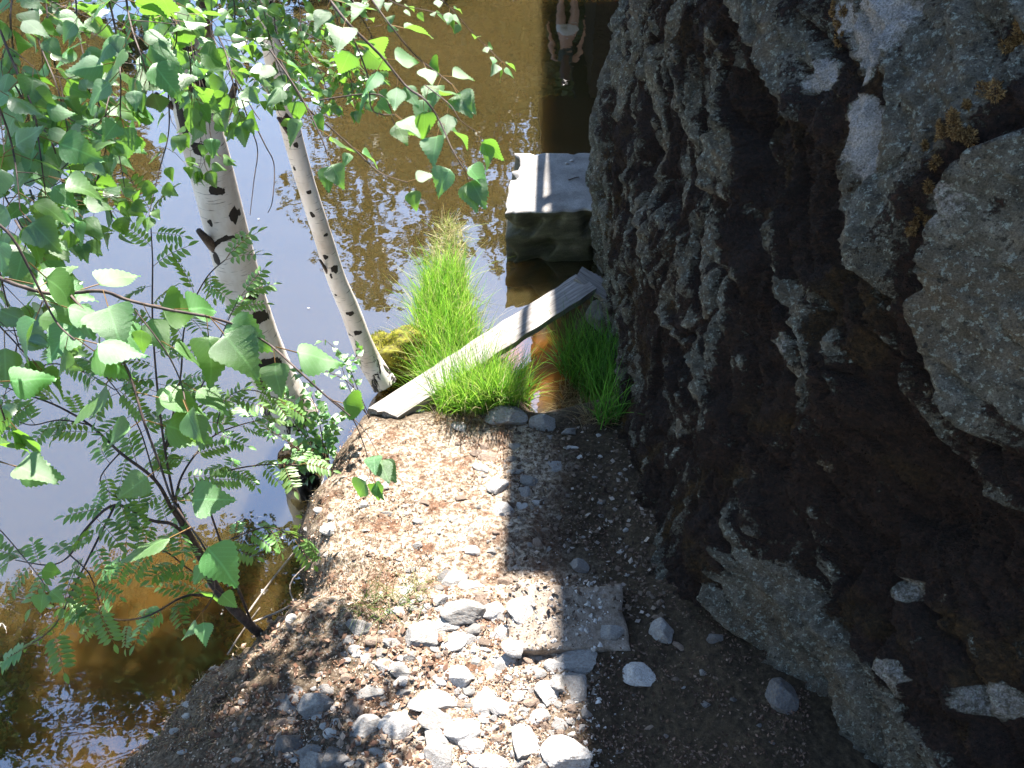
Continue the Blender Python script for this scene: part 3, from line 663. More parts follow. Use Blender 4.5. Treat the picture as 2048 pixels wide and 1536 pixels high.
# px, py, width, height, tone, label
ST = [
 (930,1218,78,46,'g','arched grey stone with a dark hollow under it above the stone heap'),(840,1262,60,56,'g','largest smooth grey stone at the upper end of the heap'),
 (1042,1222,42,50,'p','pointed bright stone against the sunlit edge of the concrete step'),(1152,1320,76,46,'g','large grey stone lying across the shadow edge below the step'),
 (1275,1344,52,44,'q','rough white quartz stone alone in the shade of the cliff'),
 (1137,1505,86,64,'p','big flat white stone at the bottom edge of the photo beside the shadow'),(1050,1474,54,60,'p','tall blocky pale stone left of the big flat white stone'),
 (1150,1365,46,50,'g','rounded stone half in sun and half in shadow'),(1097,1380,42,40,'p','square sunlit stone left of the half shaded stone'),
 (1116,1358,30,40,'g','narrow grey stone wedged between the square stone and the half shaded one'),(1112,1328,34,24,'p','thin white wedge leaning on the large stone at the shadow edge'),
 (868,1395,80,40,'p','long white stone with a shaded front in the middle of the heap'),(882,1434,78,36,'g','long dark bellied stone just below the long white one'),
 (925,1452,58,38,'p','white triangular stone right of the dark bellied stone'),(790,1440,56,52,'p','bright upright stone left of the dark bellied stone'),
 (735,1450,52,40,'g','square speckled stone beside the bright upright stone'),(872,1468,40,46,'g','rounded grey stone below the dark bellied stone'),
 (577,1404,58,36,'g','leftmost grey stone of the shaded row above the leaf litter'),(632,1404,56,38,'g','slanting bluish grey stone second in the shaded row'),
 (730,1384,58,30,'g','flat topped grey stone in half sun above the square speckled one'),(710,1412,46,26,'b','round brownish stone in front of the flat topped one'),
 (577,1480,52,50,'d','bluish dark stone low on the left in the shade'),(614,1500,46,40,'g','grey stone touching the bluish dark stone on its right'),
 (668,1514,54,54,'d','big dark rounded stone at the bottom left of the heap'),(628,1522,48,42,'g','speckled stone on the bottom edge before the big dark one'),
 (880,1508,54,48,'g','rugged grey stone with a vertical side on the bottom edge'),(945,1490,44,26,'p','white stone with a black shadow line beneath near the bottom'),
 (975,1520,58,40,'p','white flat stone cut by the bottom edge of the photo'),(730,1250,54,34,'g','flat bluish stone with a white chip on it near the grass'),
 (890,1244,44,28,'p','white stone right of the largest smooth grey stone'),(907,1274,38,36,'p','round white stone below the arched stone'),
 (984,1215,38,30,'p','small white block beside the pointed bright stone'),(960,1193,34,26,'b','dark brown stone above the small white block'),
 (1025,1300,44,30,'p','white roof shaped stone in the sunny middle of the path'),(1013,1318,38,24,'p','flat white flake in front of the roof shaped stone'),
 (970,1395,42,44,'p','white pointed stone rising in the middle of the heap'),(1005,1408,36,42,'p','bumpy white stone right of the pointed one'),
 (913,1347,44,34,'p','oval white stone above the long white one'),(800,1336,38,28,'g','small faceted stone above the leafy hollow'),
 (768,1328,42,24,'g','low grey stone left of the small faceted one'),(1007,1018,34,30,'p','white stone straddling the shadow edge on the upper path'),
 (998,970,38,28,'p','bright stone touching the shadow edge above the straddling stone'),(1060,960,36,20,'g','smooth grey green stone in the shade of the upper path'),
 (1050,980,20,22,'g','small mottled stone under the smooth grey green one'),(1110,930,52,16,'g','long low grey stone among dead leaves in the shade'),
 (1140,860,28,18,'g','grey stone by the grass roots in the shade'),(1034,890,24,16,'g','angular little stone at the top of the shaded path'),
 (1026,917,30,14,'d','flat slate grey stone at the shadow edge'),(1028,940,28,14,'g','pale grey flake below the flat slate grey stone'),
 (962,932,28,18,'p','white stone in sun at the upper path'),(990,916,50,14,'b','long flat brown stone crossing towards the shadow'),
 (917,850,32,20,'p','white stone with a black shadow at the far end of the path'),(721,959,30,22,'p','round white stone on the rim of the bank'),
 (658,1052,30,24,'p','white pebble like stone low on the bank slope'),(848,1002,20,12,'b','small brown stone alone on the bright path'),
 (940,1100,30,22,'p','white diamond shaped stone above the step'),(1159,1129,28,26,'g','lone grey stone in the shade above the step'),
 (909,1156,38,32,'p','white stone at the top of the heap'),(884,1150,30,24,'d','black shaded stone touching the top white one'),
 (945,1172,44,18,'p','long thin white stone under the topmost pair'),(1217,1270,42,24,'g','flat grey stone lying on the shaded step'),
 (1360,1290,28,14,'b','thin brown slab at the foot of the cliff'),(584,1238,18,24,'p','white pebble beside the leaning rowan stem'),
 (1430,1275,28,20,'d','small dark stone in the corner under the bare granite toe')]
MATS = {'g': 'stone_grey', 'p': 'stone_pale', 'd': 'stone_dark', 'b': 'stone_brown', 'q': 'stone_pale'}
placed = []
def put_stone(px, py, wpx, hpx, tone, label, group, i, name='stone'):
    p = on_ground(px, py + hpx * 0.2)
    dep = (p - CAM).dot(Vector((0, S45, -S45))); s = wpx / F_PX * dep / 2 * 1.3
    if (p.x > cA.x - .02 and p.x < cB.x and p.y > cA.y and p.y < cC.y): p.z = max(p.z, zs)
    hy = hpx / F_PX * dep / 2 * 1.3
    me = stone_lib[MATS[tone]][i % 9]; o = link(name, me)
    fl = random.uniform(0.75, 1.0)
    o.scale = (s * 1.12, max(hy * 1.15, s * .6), min(hy, s) * 1.15 * fl)
    o.rotation_euler = (random.uniform(-.3, .3), random.uniform(-.3, .3), random.uniform(-.35, .35) + (math.pi if i % 2 else 0))
    o.location = p + Vector((0, 0, o.scale[2] * 0.02)); placed.append((px, py, wpx / 2, hpx / 2))
    return tag(o, label, 'stone', group)
for i, s in enumerate(ST):
    o = put_stone(*s[:4], s[4], s[5], 'angular stones on the path', i)
# smaller stones between the big ones
zones = [((560, 1160, 1180, 1540), 150, 'stones of the sunny heap'), ((860, 880, 1000, 1160), 22, 'small stones on the bright upper path'), ((1015, 860, 1280, 1160), 26, 'small stones among dead leaves in the shade'),
         ((1190, 1320, 1560, 1530), 16, 'small stones in the lower shade'), ((600, 960, 860, 1150), 18, 'small stones on the bank'), ((330, 1380, 560, 1536), 16, 'small stones low on the mossy bank')]
import re
shorts = []
for s_ in ST:
    ws = s_[5].split(); n_ = 4
    sh = re.split(r' (?:above|below|at|in|near|beside|lying|alone|with|left of|right of|against|leaning|wedged|of the|just|second|touching|low|before|cut|on|under|among|rising|between|straddling|crossing|half)', s_[5])[0]
    while sh in shorts and len(sh.split()) < len(ws): sh = ' '.join(ws[:len(sh.split()) + 1])
    shorts.append(sh)
used = set(); CTX = {'stones of the sunny heap': '', 'small stones on the bright upper path': '', 'small stones among dead leaves in the shade': '', 'small stones in the lower shade': '', 'small stones on the bank': '', 'small stones low on the mossy bank': ''}
TN = {'g': 'grey', 'p': 'pale', 'b': 'brown', 'd': 'dark', 'q': 'white'}
def small_label(px, py, wpx, tone):
    order = sorted(range(len(ST)), key=lambda i: math.hypot(ST[i][0] - px, ST[i][1] - py))
    for rad, far in ((5, ''), (10, 'farther ')):
        for i in order[:rad]:
            dx, dy = px - ST[i][0], py - ST[i][1]; v_ = 'above' if dy < 0 else 'below'; h_ = 'left' if dx < 0 else 'right'
            dr = v_ if abs(dy) > 2.2 * abs(dx) else ('to the ' + h_ + ' of' if abs(dx) > 2.2 * abs(dy) else v_ + ' and ' + h_ + ' of')
            for sz in (('tiny',) if wpx < 12 else ('small',) if wpx < 19 else ('middling', 'angular')):
                for pre in ('just ', '') if math.hypot(dx, dy) < 60 else ('some way ', ''):
                    l_ = f"{sz} {TN[tone]} stone {far}{pre}{dr} the {shorts[i].replace('largest', 'big')}"
                    if len(l_.split()) <= 16 and l_ not in used: used.add(l_); return l_
    return f"{TN[tone]} stone filling a gap in the stony ground"
cnt = 0
for (x0, y0, x1, y1), n, gname in zones:
    k = 0; tries = 0
    while k < n and tries < n * 12:
        tries += 1; px = random.uniform(x0, x1); py = random.uniform(y0, y1); wpx = random.choice((14, 16, 20, 24, 30)) * (1 if gname.startswith('stones of') else .62)
        if gname == 'stones of the sunny heap' and (px < 560 + (1540 - py) * 0.0 or px < 1000 - (py - 1000) * 1.1 or (px > 1010 and py < 1310 and px < 1262 and py > 1160)): continue
        if any(abs(px - a) < (c_ + wpx * .5) * .85 and abs(py - b_) < (d_ + wpx * .4) * .85 for a, b_, c_, d_ in placed): continue
        p = on_ground(px, py)
        if p.z < 0.05: continue
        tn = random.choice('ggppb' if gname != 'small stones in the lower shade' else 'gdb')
        put_stone(px, py, wpx, wpx * random.uniform(.55, .9), tn, small_label(px, py, wpx, tn), gname, cnt); cnt += 1; k += 1
# pale bedrock lip at the end of the path, and its shaded half
def boulder(px, py, wpx, hpx, zsc, label, matn, seed, sink=.3, loc=None):
    p = loc or on_ground(px, py); dep = (p - CAM).dot(Vector((0, S45, -S45))); s = wpx / F_PX * dep / 2; hy = hpx / F_PX * dep / 2 * 1.3
    me = stone_mesh(seed, 1.0, matn, 4, 26); o = link('boulder', me); o.scale = (s, hy, zsc); o.location = p + Vector((0, 0, zsc * (1 - sink) * .3)); return tag(o, label, 'boulder')
boulder(1322, 1262, 76, 70, .07, 'half buried curved grey slab near the foot of the cliff', 'stone_grey', 311, sink=1.2)
boulder(1012, 836, 120, 50, .085, 'knobbly pale rock lip in full sun where the path drops to the water', 'stone_pale', 301)
boulder(1082, 850, 90, 40, .08, 'shaded grey rock continuing the pale lip towards the cliff', 'stone_grey', 302)
boulder(1190, 640, 90, 90, .16, 'dark rounded rock under the plank end by the cliff', 'stone_dark', 303, loc=at_z(1205, 640, 0.02))
boulder(1205, 515, 60, 40, .16, 'mossy rock between concrete block and cliff', 'stone_dark', 304, loc=at_z(1215, 540, 0.0))
boulder(1250, 740, 70, 90, .14, 'grey rock at the cliff foot behind the shaded grass', 'stone_grey', 305, loc=at_z(1262, 740, 0.05))
boulder(1560, 1400, 80, 90, .05, 'flat dark rock tucked under the bare granite toe', 'stone_dark', 306)

# gravel and litter: uncountable
def scatter_px(n, box, cond=None):
    out = []
    px = rng.uniform(box[0], box[2], n); py = rng.uniform(box[1], box[3], n)
    a = (px - CX) / F_PX; b_ = (CY - py) / F_PX; dx = a; dy = S45 + S45 * b_; dz = -S45 + S45 * b_
    z = np.full(n, 0.45)
    for _ in range(14):
        t_ = (z - CAM_H) / dz; z = 0.5 * z + 0.5 * np.clip(G(dx * t_, dy * t_), -.2, 2)
    t_ = (z - CAM_H) / dz; x = dx * t_; y = dy * t_
    onstep = (x > cA.x) & (x < cB.x - .02) & (y > cA.y) & (y < cC.y); z = np.where(onstep, np.maximum(z, zs + .002), z)
    ok = (z > 0.03) & (signed(x, y, poly) > -0.01)
    if cond is not None: ok &= cond(px, py)
    return np.stack([x, y, z], -1)[ok], px[ok], py[ok]
def flakes(name, pts, size, cols, label, cat_kind='litter', curl=0.35, mat_='litter', aspect=2.0):
    n = len(pts); an = rng.uniform(0, 2 * math.pi, n); L = size * (0.4 + 1.1 * rng.random(n)); Wd = L / (aspect * (0.7 + 0.6 * rng.random(n)))
    ux = np.stack([np.cos(an), np.sin(an), rng.normal(0, .25, n)], -1); vx = np.stack([-np.sin(an), np.cos(an), rng.normal(0, .35, n)], -1)
    c_ = pts + np.stack([0 * an, 0 * an, 0.002 + 0.006 * rng.random(n)], -1)
    up = np.zeros((n, 3)); up[:, 2] = 1
    p0 = c_ - ux * L[:, None] / 2 + up * (curl * L)[:, None] * .4; p1 = c_ - vx * Wd[:, None] / 2; p2 = c_ + ux * L[:, None] / 2 + up * (curl * L * rng.random(n))[:, None]; p3 = c_ + vx * Wd[:, None] / 2 + up * (curl * Wd * .6)[:, None]
    V = np.stack([p0, p1, p2, p0, p2, p3], 1).reshape(-1, 3)
    ci = rng.integers(0, len(cols), n); C = np.repeat(np.array(cols)[ci] * (0.6 + 0.8 * rng.random((n, 1))), 6, axis=0)
    o = tri_mesh(name, V, C, M[mat_]); return tag(o, label, None, None, 'stuff')
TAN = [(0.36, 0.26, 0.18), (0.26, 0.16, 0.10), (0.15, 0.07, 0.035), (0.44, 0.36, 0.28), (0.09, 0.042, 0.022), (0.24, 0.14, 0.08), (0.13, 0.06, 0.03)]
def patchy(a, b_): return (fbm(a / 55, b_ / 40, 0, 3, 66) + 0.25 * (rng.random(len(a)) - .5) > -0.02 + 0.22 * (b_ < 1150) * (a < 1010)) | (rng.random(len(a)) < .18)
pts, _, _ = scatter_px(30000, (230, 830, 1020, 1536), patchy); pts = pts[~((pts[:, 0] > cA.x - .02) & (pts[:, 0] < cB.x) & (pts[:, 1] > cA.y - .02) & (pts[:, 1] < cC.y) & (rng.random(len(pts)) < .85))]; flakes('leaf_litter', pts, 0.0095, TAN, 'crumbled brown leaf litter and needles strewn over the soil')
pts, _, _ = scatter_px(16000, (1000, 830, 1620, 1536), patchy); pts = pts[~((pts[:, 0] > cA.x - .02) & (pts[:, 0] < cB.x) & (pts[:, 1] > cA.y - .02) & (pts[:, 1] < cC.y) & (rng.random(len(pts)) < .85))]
flakes('leaf_litter', pts, 0.011, [(0.09, 0.05, 0.03), (0.05, 0.028, 0.018), (0.13, 0.08, 0.055), (0.04, 0.02, 0.012), (0.16, 0.11, 0.08)], 'rotting litter and needles beside the cliff, coloured darker for the shade')  # palette darkened so the shade sits in the litter's own colour
pts, _, _ = scatter_px(700, (1010, 840, 1330, 1250)); flakes('dead_leaves', pts, 0.022, [(0.16, 0.12, 0.09), (0.12, 0.085, 0.06), (0.07, 0.045, 0.03), (0.24, 0.20, 0.165)], 'curled grey brown dead leaves on the shaded path', curl=.5, aspect=1.5)
pts, _, _ = scatter_px(900, (420, 1180, 900, 1536)); flakes('dead_leaves', pts, 0.024, [(0.24, 0.15, 0.10), (0.14, 0.08, 0.05), (0.30, 0.22, 0.16), (0.10, 0.05, 0.03)], 'curled dead leaves between the stones of the lower bank', curl=.5, aspect=1.6)
pts, _, _ = scatter_px(9000, (240, 850, 900, 1500), lambda a, b_: rng.random(len(a)) < 0.8)
pts = pts[seg_dist(pts[:, 0], pts[:, 1], poly) < 0.45]
# needle-like dry grass on the bank
def blades(name, base, L, wd, cols, label, lean=0.35, seg=4, droop=0.5, dirb=(0, 0), mat_='grass', kind='stuff', parent=None):
    n = len(base); an = rng.uniform(0, 2 * math.pi, n); Lr = L * (0.45 + 0.8 * rng.random(n)); ln = lean * rng.random(n) * 1.3
    h = np.stack([np.cos(an) * ln + dirb[0], np.sin(an) * ln + dirb[1], np.ones(n)], -1); h /= np.linalg.norm(h, axis=1)[:, None]
    hor = np.stack([np.cos(an), np.sin(an), 0 * an], -1); sd = rng.normal(0, 1, (n, 3)); sd[:, 2] *= .2; sd = np.cross(h, sd); sd /= np.linalg.norm(sd, axis=1)[:, None]
    rows = []
    dr = droop * rng.random(n)
    for s_ in range(seg + 1):
        u = s_ / seg; c_ = base + h * (Lr * u)[:, None] + hor * (Lr * dr * u * u)[:, None]; c_[:, 2] -= Lr * dr * u ** 2.2 * .45
        ww = wd * (1 - u ** 1.7) * 0.5 + 0.00015
        rows.append((c_ - sd * ww, c_ + sd * ww))
    V = []
    for s_ in range(seg):
        a, b_ = rows[s_]; c2, d2 = rows[s_ + 1]; V += [a, b_, d2, a, d2, c2]
    V = np.stack(V, 1).reshape(-1, 3); ci = rng.integers(0, len(cols), n); C = np.repeat(np.array(cols)[ci] * (0.7 + 0.6 * rng.random((n, 1))), 6 * seg, axis=0)
    return tag(tri_mesh(name, V, C, M[mat_], parent), label, None, None, kind)
DRY = [(0.35, 0.26, 0.13), (0.24, 0.15, 0.08), (0.45, 0.36, 0.2), (0.14, 0.08, 0.04)]
GRN = [(0.16, 0.36, 0.03), (0.24, 0.46, 0.04), (0.10, 0.27, 0.03), (0.34, 0.50, 0.08)]
if len(pts): blades('dry_grass', pts, 0.035, 0.0018, DRY + [(0.10, 0.10, 0.03)], 'short dry grass and rootlets on the bank', lean=1.6, droop=.8)

# gravel
def gravel(pts, size, cols, label):
    tet = np.array([(1, 0, -.4), (-.5, .9, -.4), (-.6, -.8, -.4), (.1, .1, .9), (.7, .6, .3), (-.7, .1, .3)]) ; f = [(0, 1, 4), (4, 1, 3), (1, 5, 3), (1, 2, 5), (5, 2, 3), (2, 0, 3), (0, 4, 3), (2, 1, 0)]
    n = len(pts); s_ = size * (0.35 + rng.random(n) ** 2 * 1.3); an = rng.uniform(0, 6.28, n); ca, sa = np.cos(an), np.sin(an)
    sc = 0.6 + 0.7 * rng.random((n, 3)); vs = tet[None] * sc[:, None, :] + rng.normal(0, .12, (n, 6, 3)); vs *= s_[:, None, None] * .6
    xr = vs[..., 0] * ca[:, None] - vs[..., 1] * sa[:, None]; yr = vs[..., 0] * sa[:, None] + vs[..., 1] * ca[:, None]
    vs = np.stack([xr, yr, vs[..., 2] * .8], -1) + pts[:, None, :]
    V = vs[:, np.array(f).ravel(), :].reshape(-1, 3); ci = rng.integers(0, len(cols), n)
    C = np.repeat(np.array(cols)[ci] * (0.7 + 0.5 * rng.random((n, 1))), 24, axis=0)
    return tag(tri_mesh('gravel', V, C, M['litter']), label, None, None, 'stuff')
pts, _, _ = scatter_px(11000, (560, 840, 1250, 1536), lambda a, b_: rng.random(len(a)) < np.where(a > 1010, .3, 1)); gravel(pts, 0.0055, [(0.36, 0.33, 0.30), (0.46, 0.42, 0.38), (0.22, 0.16, 0.12), (0.28, 0.24, 0.21)], 'fine gravel and grit on the trodden path')
pts, _, _ = scatter_px(1300, (900, 1150, 1200, 1536)); gravel(pts, 0.014, [(0.42, 0.39, 0.36), (0.5, 0.47, 0.43), (0.25, 0.2, 0.16)], 'coarse gravel between the sunlit stones')

# ------------------------------------------------------------------ grasses
def px_poly_pts(n, pl, z=None):
    pl = np.array(pl, float); lo = pl.min(0); hi = pl.max(0); px = rng.uniform(lo[0], hi[0], n * 3); py = rng.uniform(lo[1], hi[1], n * 3)
    k = inside(px, py, pl); px, py = px[k][:n], py[k][:n]
    a = (px - CX) / F_PX; b_ = (CY - py) / F_PX; dx = a; dy = S45 + S45 * b_; dz = -S45 + S45 * b_; zz_ = np.full(len(px), .05)
    for _ in range(12):
        t_ = (zz_ - CAM_H) / dz; zz_ = 0.5 * zz_ + 0.5 * np.clip(G(dx * t_, dy * t_), -0.01, 1)
    t_ = (zz_ - CAM_H) / dz; return np.stack([dx * t_, dy * t_, zz_], -1)
gpoly = [(835, 690), (842, 610), (860, 570), (925, 560), (940, 640), (960, 720), (1010, 800), (1055, 825), (1000, 828), (930, 835), (870, 820), (850, 760)]
blades('grass', px_poly_pts(4200, gpoly), 0.36, 0.0058, GRN, 'lush bright green grass on the low bank running into the pond', lean=.25, droop=.35)
blades('grass', px_poly_pts(1900, [(850, 805), (880, 785), (960, 770), (1035, 775), (1062, 812), (1000, 828), (860, 832)]), 0.32, 0.0052, GRN, 'bright grass tuft growing up in front of the plank at the path end', lean=.45, droop=.45)
blades('grass', px_poly_pts(1200, gpoly), 0.36, 0.005, [(0.40, 0.42, 0.16), (0.5, 0.44, 0.25), (0.2, 0.3, 0.05)], 'pale old stalks mixed into the bright green grass', lean=.5, droop=.6)
blades('dry_sedge', px_poly_pts(900, [(880, 450), (905, 440), (930, 470), (930, 570), (860, 580), (868, 500)]), 0.13, 0.004, [(0.42, 0.38, 0.16), (0.5, 0.42, 0.24), (0.18, 0.26, 0.05), (0.3, 0.34, 0.1)], 'yellowish sedge at the far tip of the low bank', lean=1.0, droop=.9)
blades('grass', px_poly_pts(900, [(1110, 740), (1140, 690), (1190, 690), (1235, 720), (1240, 850), (1200, 860), (1160, 800)]), 0.36, 0.005, [(0.09, 0.25, 0.03), (0.14, 0.36, 0.04), (0.06, 0.18, 0.03)], 'deep green grass in the shade between plank and cliff', lean=.35, droop=.4)
blades('straw', px_poly_pts(600, [(1120, 770), (1200, 790), (1230, 850), (1150, 850), (1110, 820)]), 0.12, 0.003, DRY, 'matted straw coloured dead grass under the shaded tuft', lean=1.8, droop=1.1)
blades('grass', px_poly_pts(260, [(740, 825), (850, 800), (870, 835), (760, 842)]), 0.07, 0.004, GRN, 'short bright weeds around the near end of the plank', lean=.9, droop=.7)
blades('dry_grass', px_poly_pts(700, [(850, 815), (1060, 805), (1075, 850), (960, 858), (850, 850)]), 0.09, 0.0028, DRY, 'bleached dead grass hanging over the lip of the path', lean=1.3, droop=1.0)
blades('grass', px_poly_pts(160, [(700, 1200), (860, 1160), (850, 1210), (720, 1240)]), 0.13, 0.003, [(0.12, 0.2, 0.04), (0.3, 0.3, 0.12), (0.06, 0.1, 0.02)], 'thin arching grass above the stone heap', lean=1.3, droop=1.1)

# moss mound at the foot of the thin birch
pm = at_z(805, 715, 0.05)
def mound(loc, sx, sy, sz, mat_, seed):
    bm = bmesh.new(); bmesh.ops.create_icosphere(bm, subdivisions=5, radius=1)
    for v in bm.verts:
        n_ = mnoise.fractal(v.co * 1.6 + Vector((seed, 0, 0)), 1, 2, 4); v.co *= 1 + 0.28 * n_; v.co = Vector((v.co.x * sx, v.co.y * sy, v.co.z * sz))
    me = bpy.data.meshes.new('mound'); bm.to_mesh(me); bm.free(); me.materials.append(mat_)
    me.polygons.foreach_set('use_smooth', np.ones(len(me.polygons), bool)); return me
mroot = thing('moss_mound', pm, 'mound of yellow green moss and brown roots at the foot of the thin birch', 'moss mound')
me = mound(pm, .22, .18, .17, M['mossyellow'], 3); color_attr(me, np.zeros((len(me.vertices), 3))); link('root_ball', me, mroot)
co = np.array([v.co for v in me.vertices]); nor = np.array([v.normal for v in me.vertices])
idx = rng.integers(0, len(co), 16000); q = co[idx] + rng.normal(0, .004, (16000, 3)); nn = nor[idx]
mk = (fbm(q[:, 0] * 9, q[:, 1] * 9, q[:, 2] * 9, 3, 2) > -0.02) & (nn[:, 2] > -.2)
V, C = tufts(q[mk] + np.array(pm), nn[mk], .014, .0022, [(0.30, 0.30, 0.02), (0.20, 0.24, 0.02), (0.42, 0.38, 0.05), (0.12, 0.12, 0.02)], 0)
tag(tri_mesh('moss', V, C, M['moss_tuft'], mroot), None, None, None, 'stuff')

# sticks and stump on the bank
stick('stick', [at_z(368, 1422, .12), at_z(385, 1385, .15), at_z(412, 1348, .2)], .007, .004, 'bleached forked stick lying by the dark water low on the left bank', side=[(at_z(388, 1375, .16), at_z(384, 1371, .2)), (at_z(395, 1366, .17), at_z(412, 1365, .18))])
stick('stick', [at_z(490, 1235, .12), at_z(540, 1165, .16), at_z(600, 1090, .3)], .006, .004, 'thin dark stick leaning from the rowan foot up to the bank')
stick('stick', [at_z(505, 1245, .14), at_z(560, 1222, .15), at_z(600, 1200, .18)], .006, .004, 'pale stick lying level beside the rowan foot', )
stick('stick', [at_z(455, 1310, .06), at_z(480, 1270, .10), at_z(520, 1215, .2)], .005, .003, 'slim pale stick crossing behind the rowan foot')
stick('stick', [at_z(610, 1245, .18), at_z(580, 1170, .2), at_z(640, 1110, .3)], .004, .003, 'curved dry stem rising over the shaded bank hollow')
stick('stick', [at_z(690, 1055, .40), at_z(694, 1010, .42), at_z(698, 985, .44)], .004, .003, 'straight white stem standing on the upper bank')
st = at_z(625, 990, .0); bm = bmesh.new(); bmesh.ops.create_icosphere(bm, subdivisions=4, radius=1)
for v in bm.verts:
    n_ = mnoise.fractal(v.co * 1.9, 1, 2, 4); v.co *= 1 + .45 * n_; v.co = Vector((v.co.x * .055 - v.co.z * .02, v.co.y * .06, v.co.z * .15))
me = bpy.data.meshes.new('tree_stump'); bm.to_mesh(me); bm.free(); me.materials.append(M['stump'])
tag(link('tree_stump', me, None, st + Vector((0, 0, .06))), 'black rotten stump at the waterline under the leafy shrub', 'stump')

# ------------------------------------------------------------------ leaves
def leaf_mesh(seed, L=1.0, serr=0.03, wide=0.40, fold=0.25, curl=0.2, mats=('leaf', 'petiole')):
    r = random.Random(seed); T = [i / 21 for i in range(22)]; Wp = [float(v) for v in np.interp(T, [0, .04, .10, .18, .27, .36, .46, .56, .66, .76, .86, .94, 1.0], [0, .50, .82, .98, 1.0, .93, .80, .64, .48, .33, .19, .07, 0])]; NR_ = 21
    V = []; Fs = []; mi = []
    tw = r.uniform(-.3, .3); asym = r.uniform(.9, 1.1)
    rows = []
    for i, (t_, w_) in enumerate(zip(T, Wp)):
        ids = []
        for sgn in (-1, 0, 1):
            wv = wide * w_ * (asym if sgn > 0 else 1)
            if sgn: wv += (serr if i % 2 else -serr * .4) * (1 if 0 < i < NR_ else 0)
            x = sgn * wv; y = t_ + (0.02 if sgn and i % 2 == 1 else 0); z = abs(x) * fold * (1 if seed % 3 else -1) - curl * t_ * t_ + tw * x * t_ + .02 * math.sin(t_ * 9 + sgn * 2 + seed)
            V.append((x, y, z)); ids.append(len(V) - 1)
        rows.append(ids)
    for i in range(NR_):
        a, b_ = rows[i], rows[i + 1]; Fs += [(a[0], a[1], b_[1], b_[0]), (a[1], a[2], b_[2], b_[1])]; mi += [0, 0]
    b0 = len(V); pl = .42
    V += [(-.012, 0, 0), (.012, 0, 0), (.01, -pl, .05), (-.01, -pl, .05), (0, 0, .02), (0, -pl, .07)]
    Fs += [(b0, b0 + 1, b0 + 2, b0 + 3), (b0 + 1, b0 + 4, b0 + 5, b0 + 2), (b0 + 4, b0, b0 + 3, b0 + 5)]; mi += [1] * 3
    V = [(x, y + pl, z) for x, y, z in V]      # origin at the petiole's root
    me = mesh_from('leaf', V, Fs, [M[mats[0]], M[mats[1]]], mi, True); color_attr(me, np.array([(abs(x), y - pl, 0) for x, y, z in V])); return me
LEAVES = [leaf_mesh(s, serr=.024, wide=.36 + .05 * (s % 3), fold=.12 + .1 * (s % 4), curl=.1 + .12 * (s % 3)) for s in range(8)]
ROUND = [leaf_mesh(40 + s, serr=.01, wide=.40, fold=.2, curl=.15) for s in range(4)]
def frond_mesh(seed, pairs=6):
    r = random.Random(seed); V = []; Fs = []; mi = []
    def leaflet(o, d, n_, L, W_):
        s_ = d.cross(n_).normalized(); pts = [(0, 0), (.25, .8), (.55, 1), (.8, .6), (1, 0)]; b0 = len(V)
        V.extend([o + d * (L * t_) - n_ * (L * .15 * t_ * t_) for t_, _ in pts])
        for sg in (-1, 1): V.extend([o + d * (L * t_) + s_ * (sg * W_ * w_) + n_ * (W_ * .35 * w_) - n_ * (L * .15 * t_ * t_) for t_, w_ in pts[1:4]])
        for sg, k in ((0, b0 + 5), (1, b0 + 8)):
            q = [(b0, b0 + 1, k), (b0 + 1, b0 + 2, k + 1, k), (b0 + 2, b0 + 3, k + 2, k + 1), (b0 + 3, b0 + 4, k + 2)]
            for f_ in q: Fs.append(f_ if sg == 0 else f_[::-1]); mi.append(0)
    def rach(u): return Vector((0.06 * math.sin(u * 2 + seed), u, -.25 * u * u))
    for i in range(pairs):
        u = .22 + .7 * i / pairs; L = (.26 + .06 * math.sin(3.1 * (i + 1) / (pairs + 1))) * r.uniform(.85, 1.1)
        for sg in (-1, 1): leaflet(rach(u), Vector((sg * .93, .35, -.12 + r.uniform(-.15, .15))).normalized(), Vector((0, 0, 1)), L, .055)
    leaflet(rach(.95), Vector((0, 1, -.3)).normalized(), Vector((0, .3, 1)).normalized(), .28, .055)
    mb = MB(); mb.v = [tuple(v) for v in V]; mb.f = Fs; mb.m = mi
    mb.tube([rach(k / 4) for k in range(5)], [.008] * 4 + [.004], 3, 1)
    return mesh_from('frond', mb.v, mb.f, [M['rowan'], M['petiole']], mb.m, True)
FRONDS = [frond_mesh(s, 5 + s % 3) for s in range(6)]
def orient(p, d, n, s, root):
    d = d.normalized(); x = d.cross(n)
    if x.length < 1e-3: x = d.cross(Vector((1, .2, 0)))
    x.normalize(); z = x.cross(d); m4 = Matrix(((x.x, d.x, z.x, 0), (x.y, d.y, z.y, 0), (x.z, d.z, z.z, 0), (0, 0, 0, 1)))
    return Matrix.Translation(p - root.location) @ m4 @ Matrix.Scale(s, 4)
LEAFCOUNT = {}
overflow = {}
def add_leaf(lib, p, d, n, s, root, name='leaf'):
    k = LEAFCOUNT.get(root.name, 0)
    me = random.choice(lib); Mx = orient(p, d, n, s, root)
    if k >= 290:
        overflow.setdefault(root.name, (root, []))[1].append((me, Mx)); return
    LEAFCOUNT[root.name] = k + 1
    o = link(name, me, root); o.matrix_local = Mx
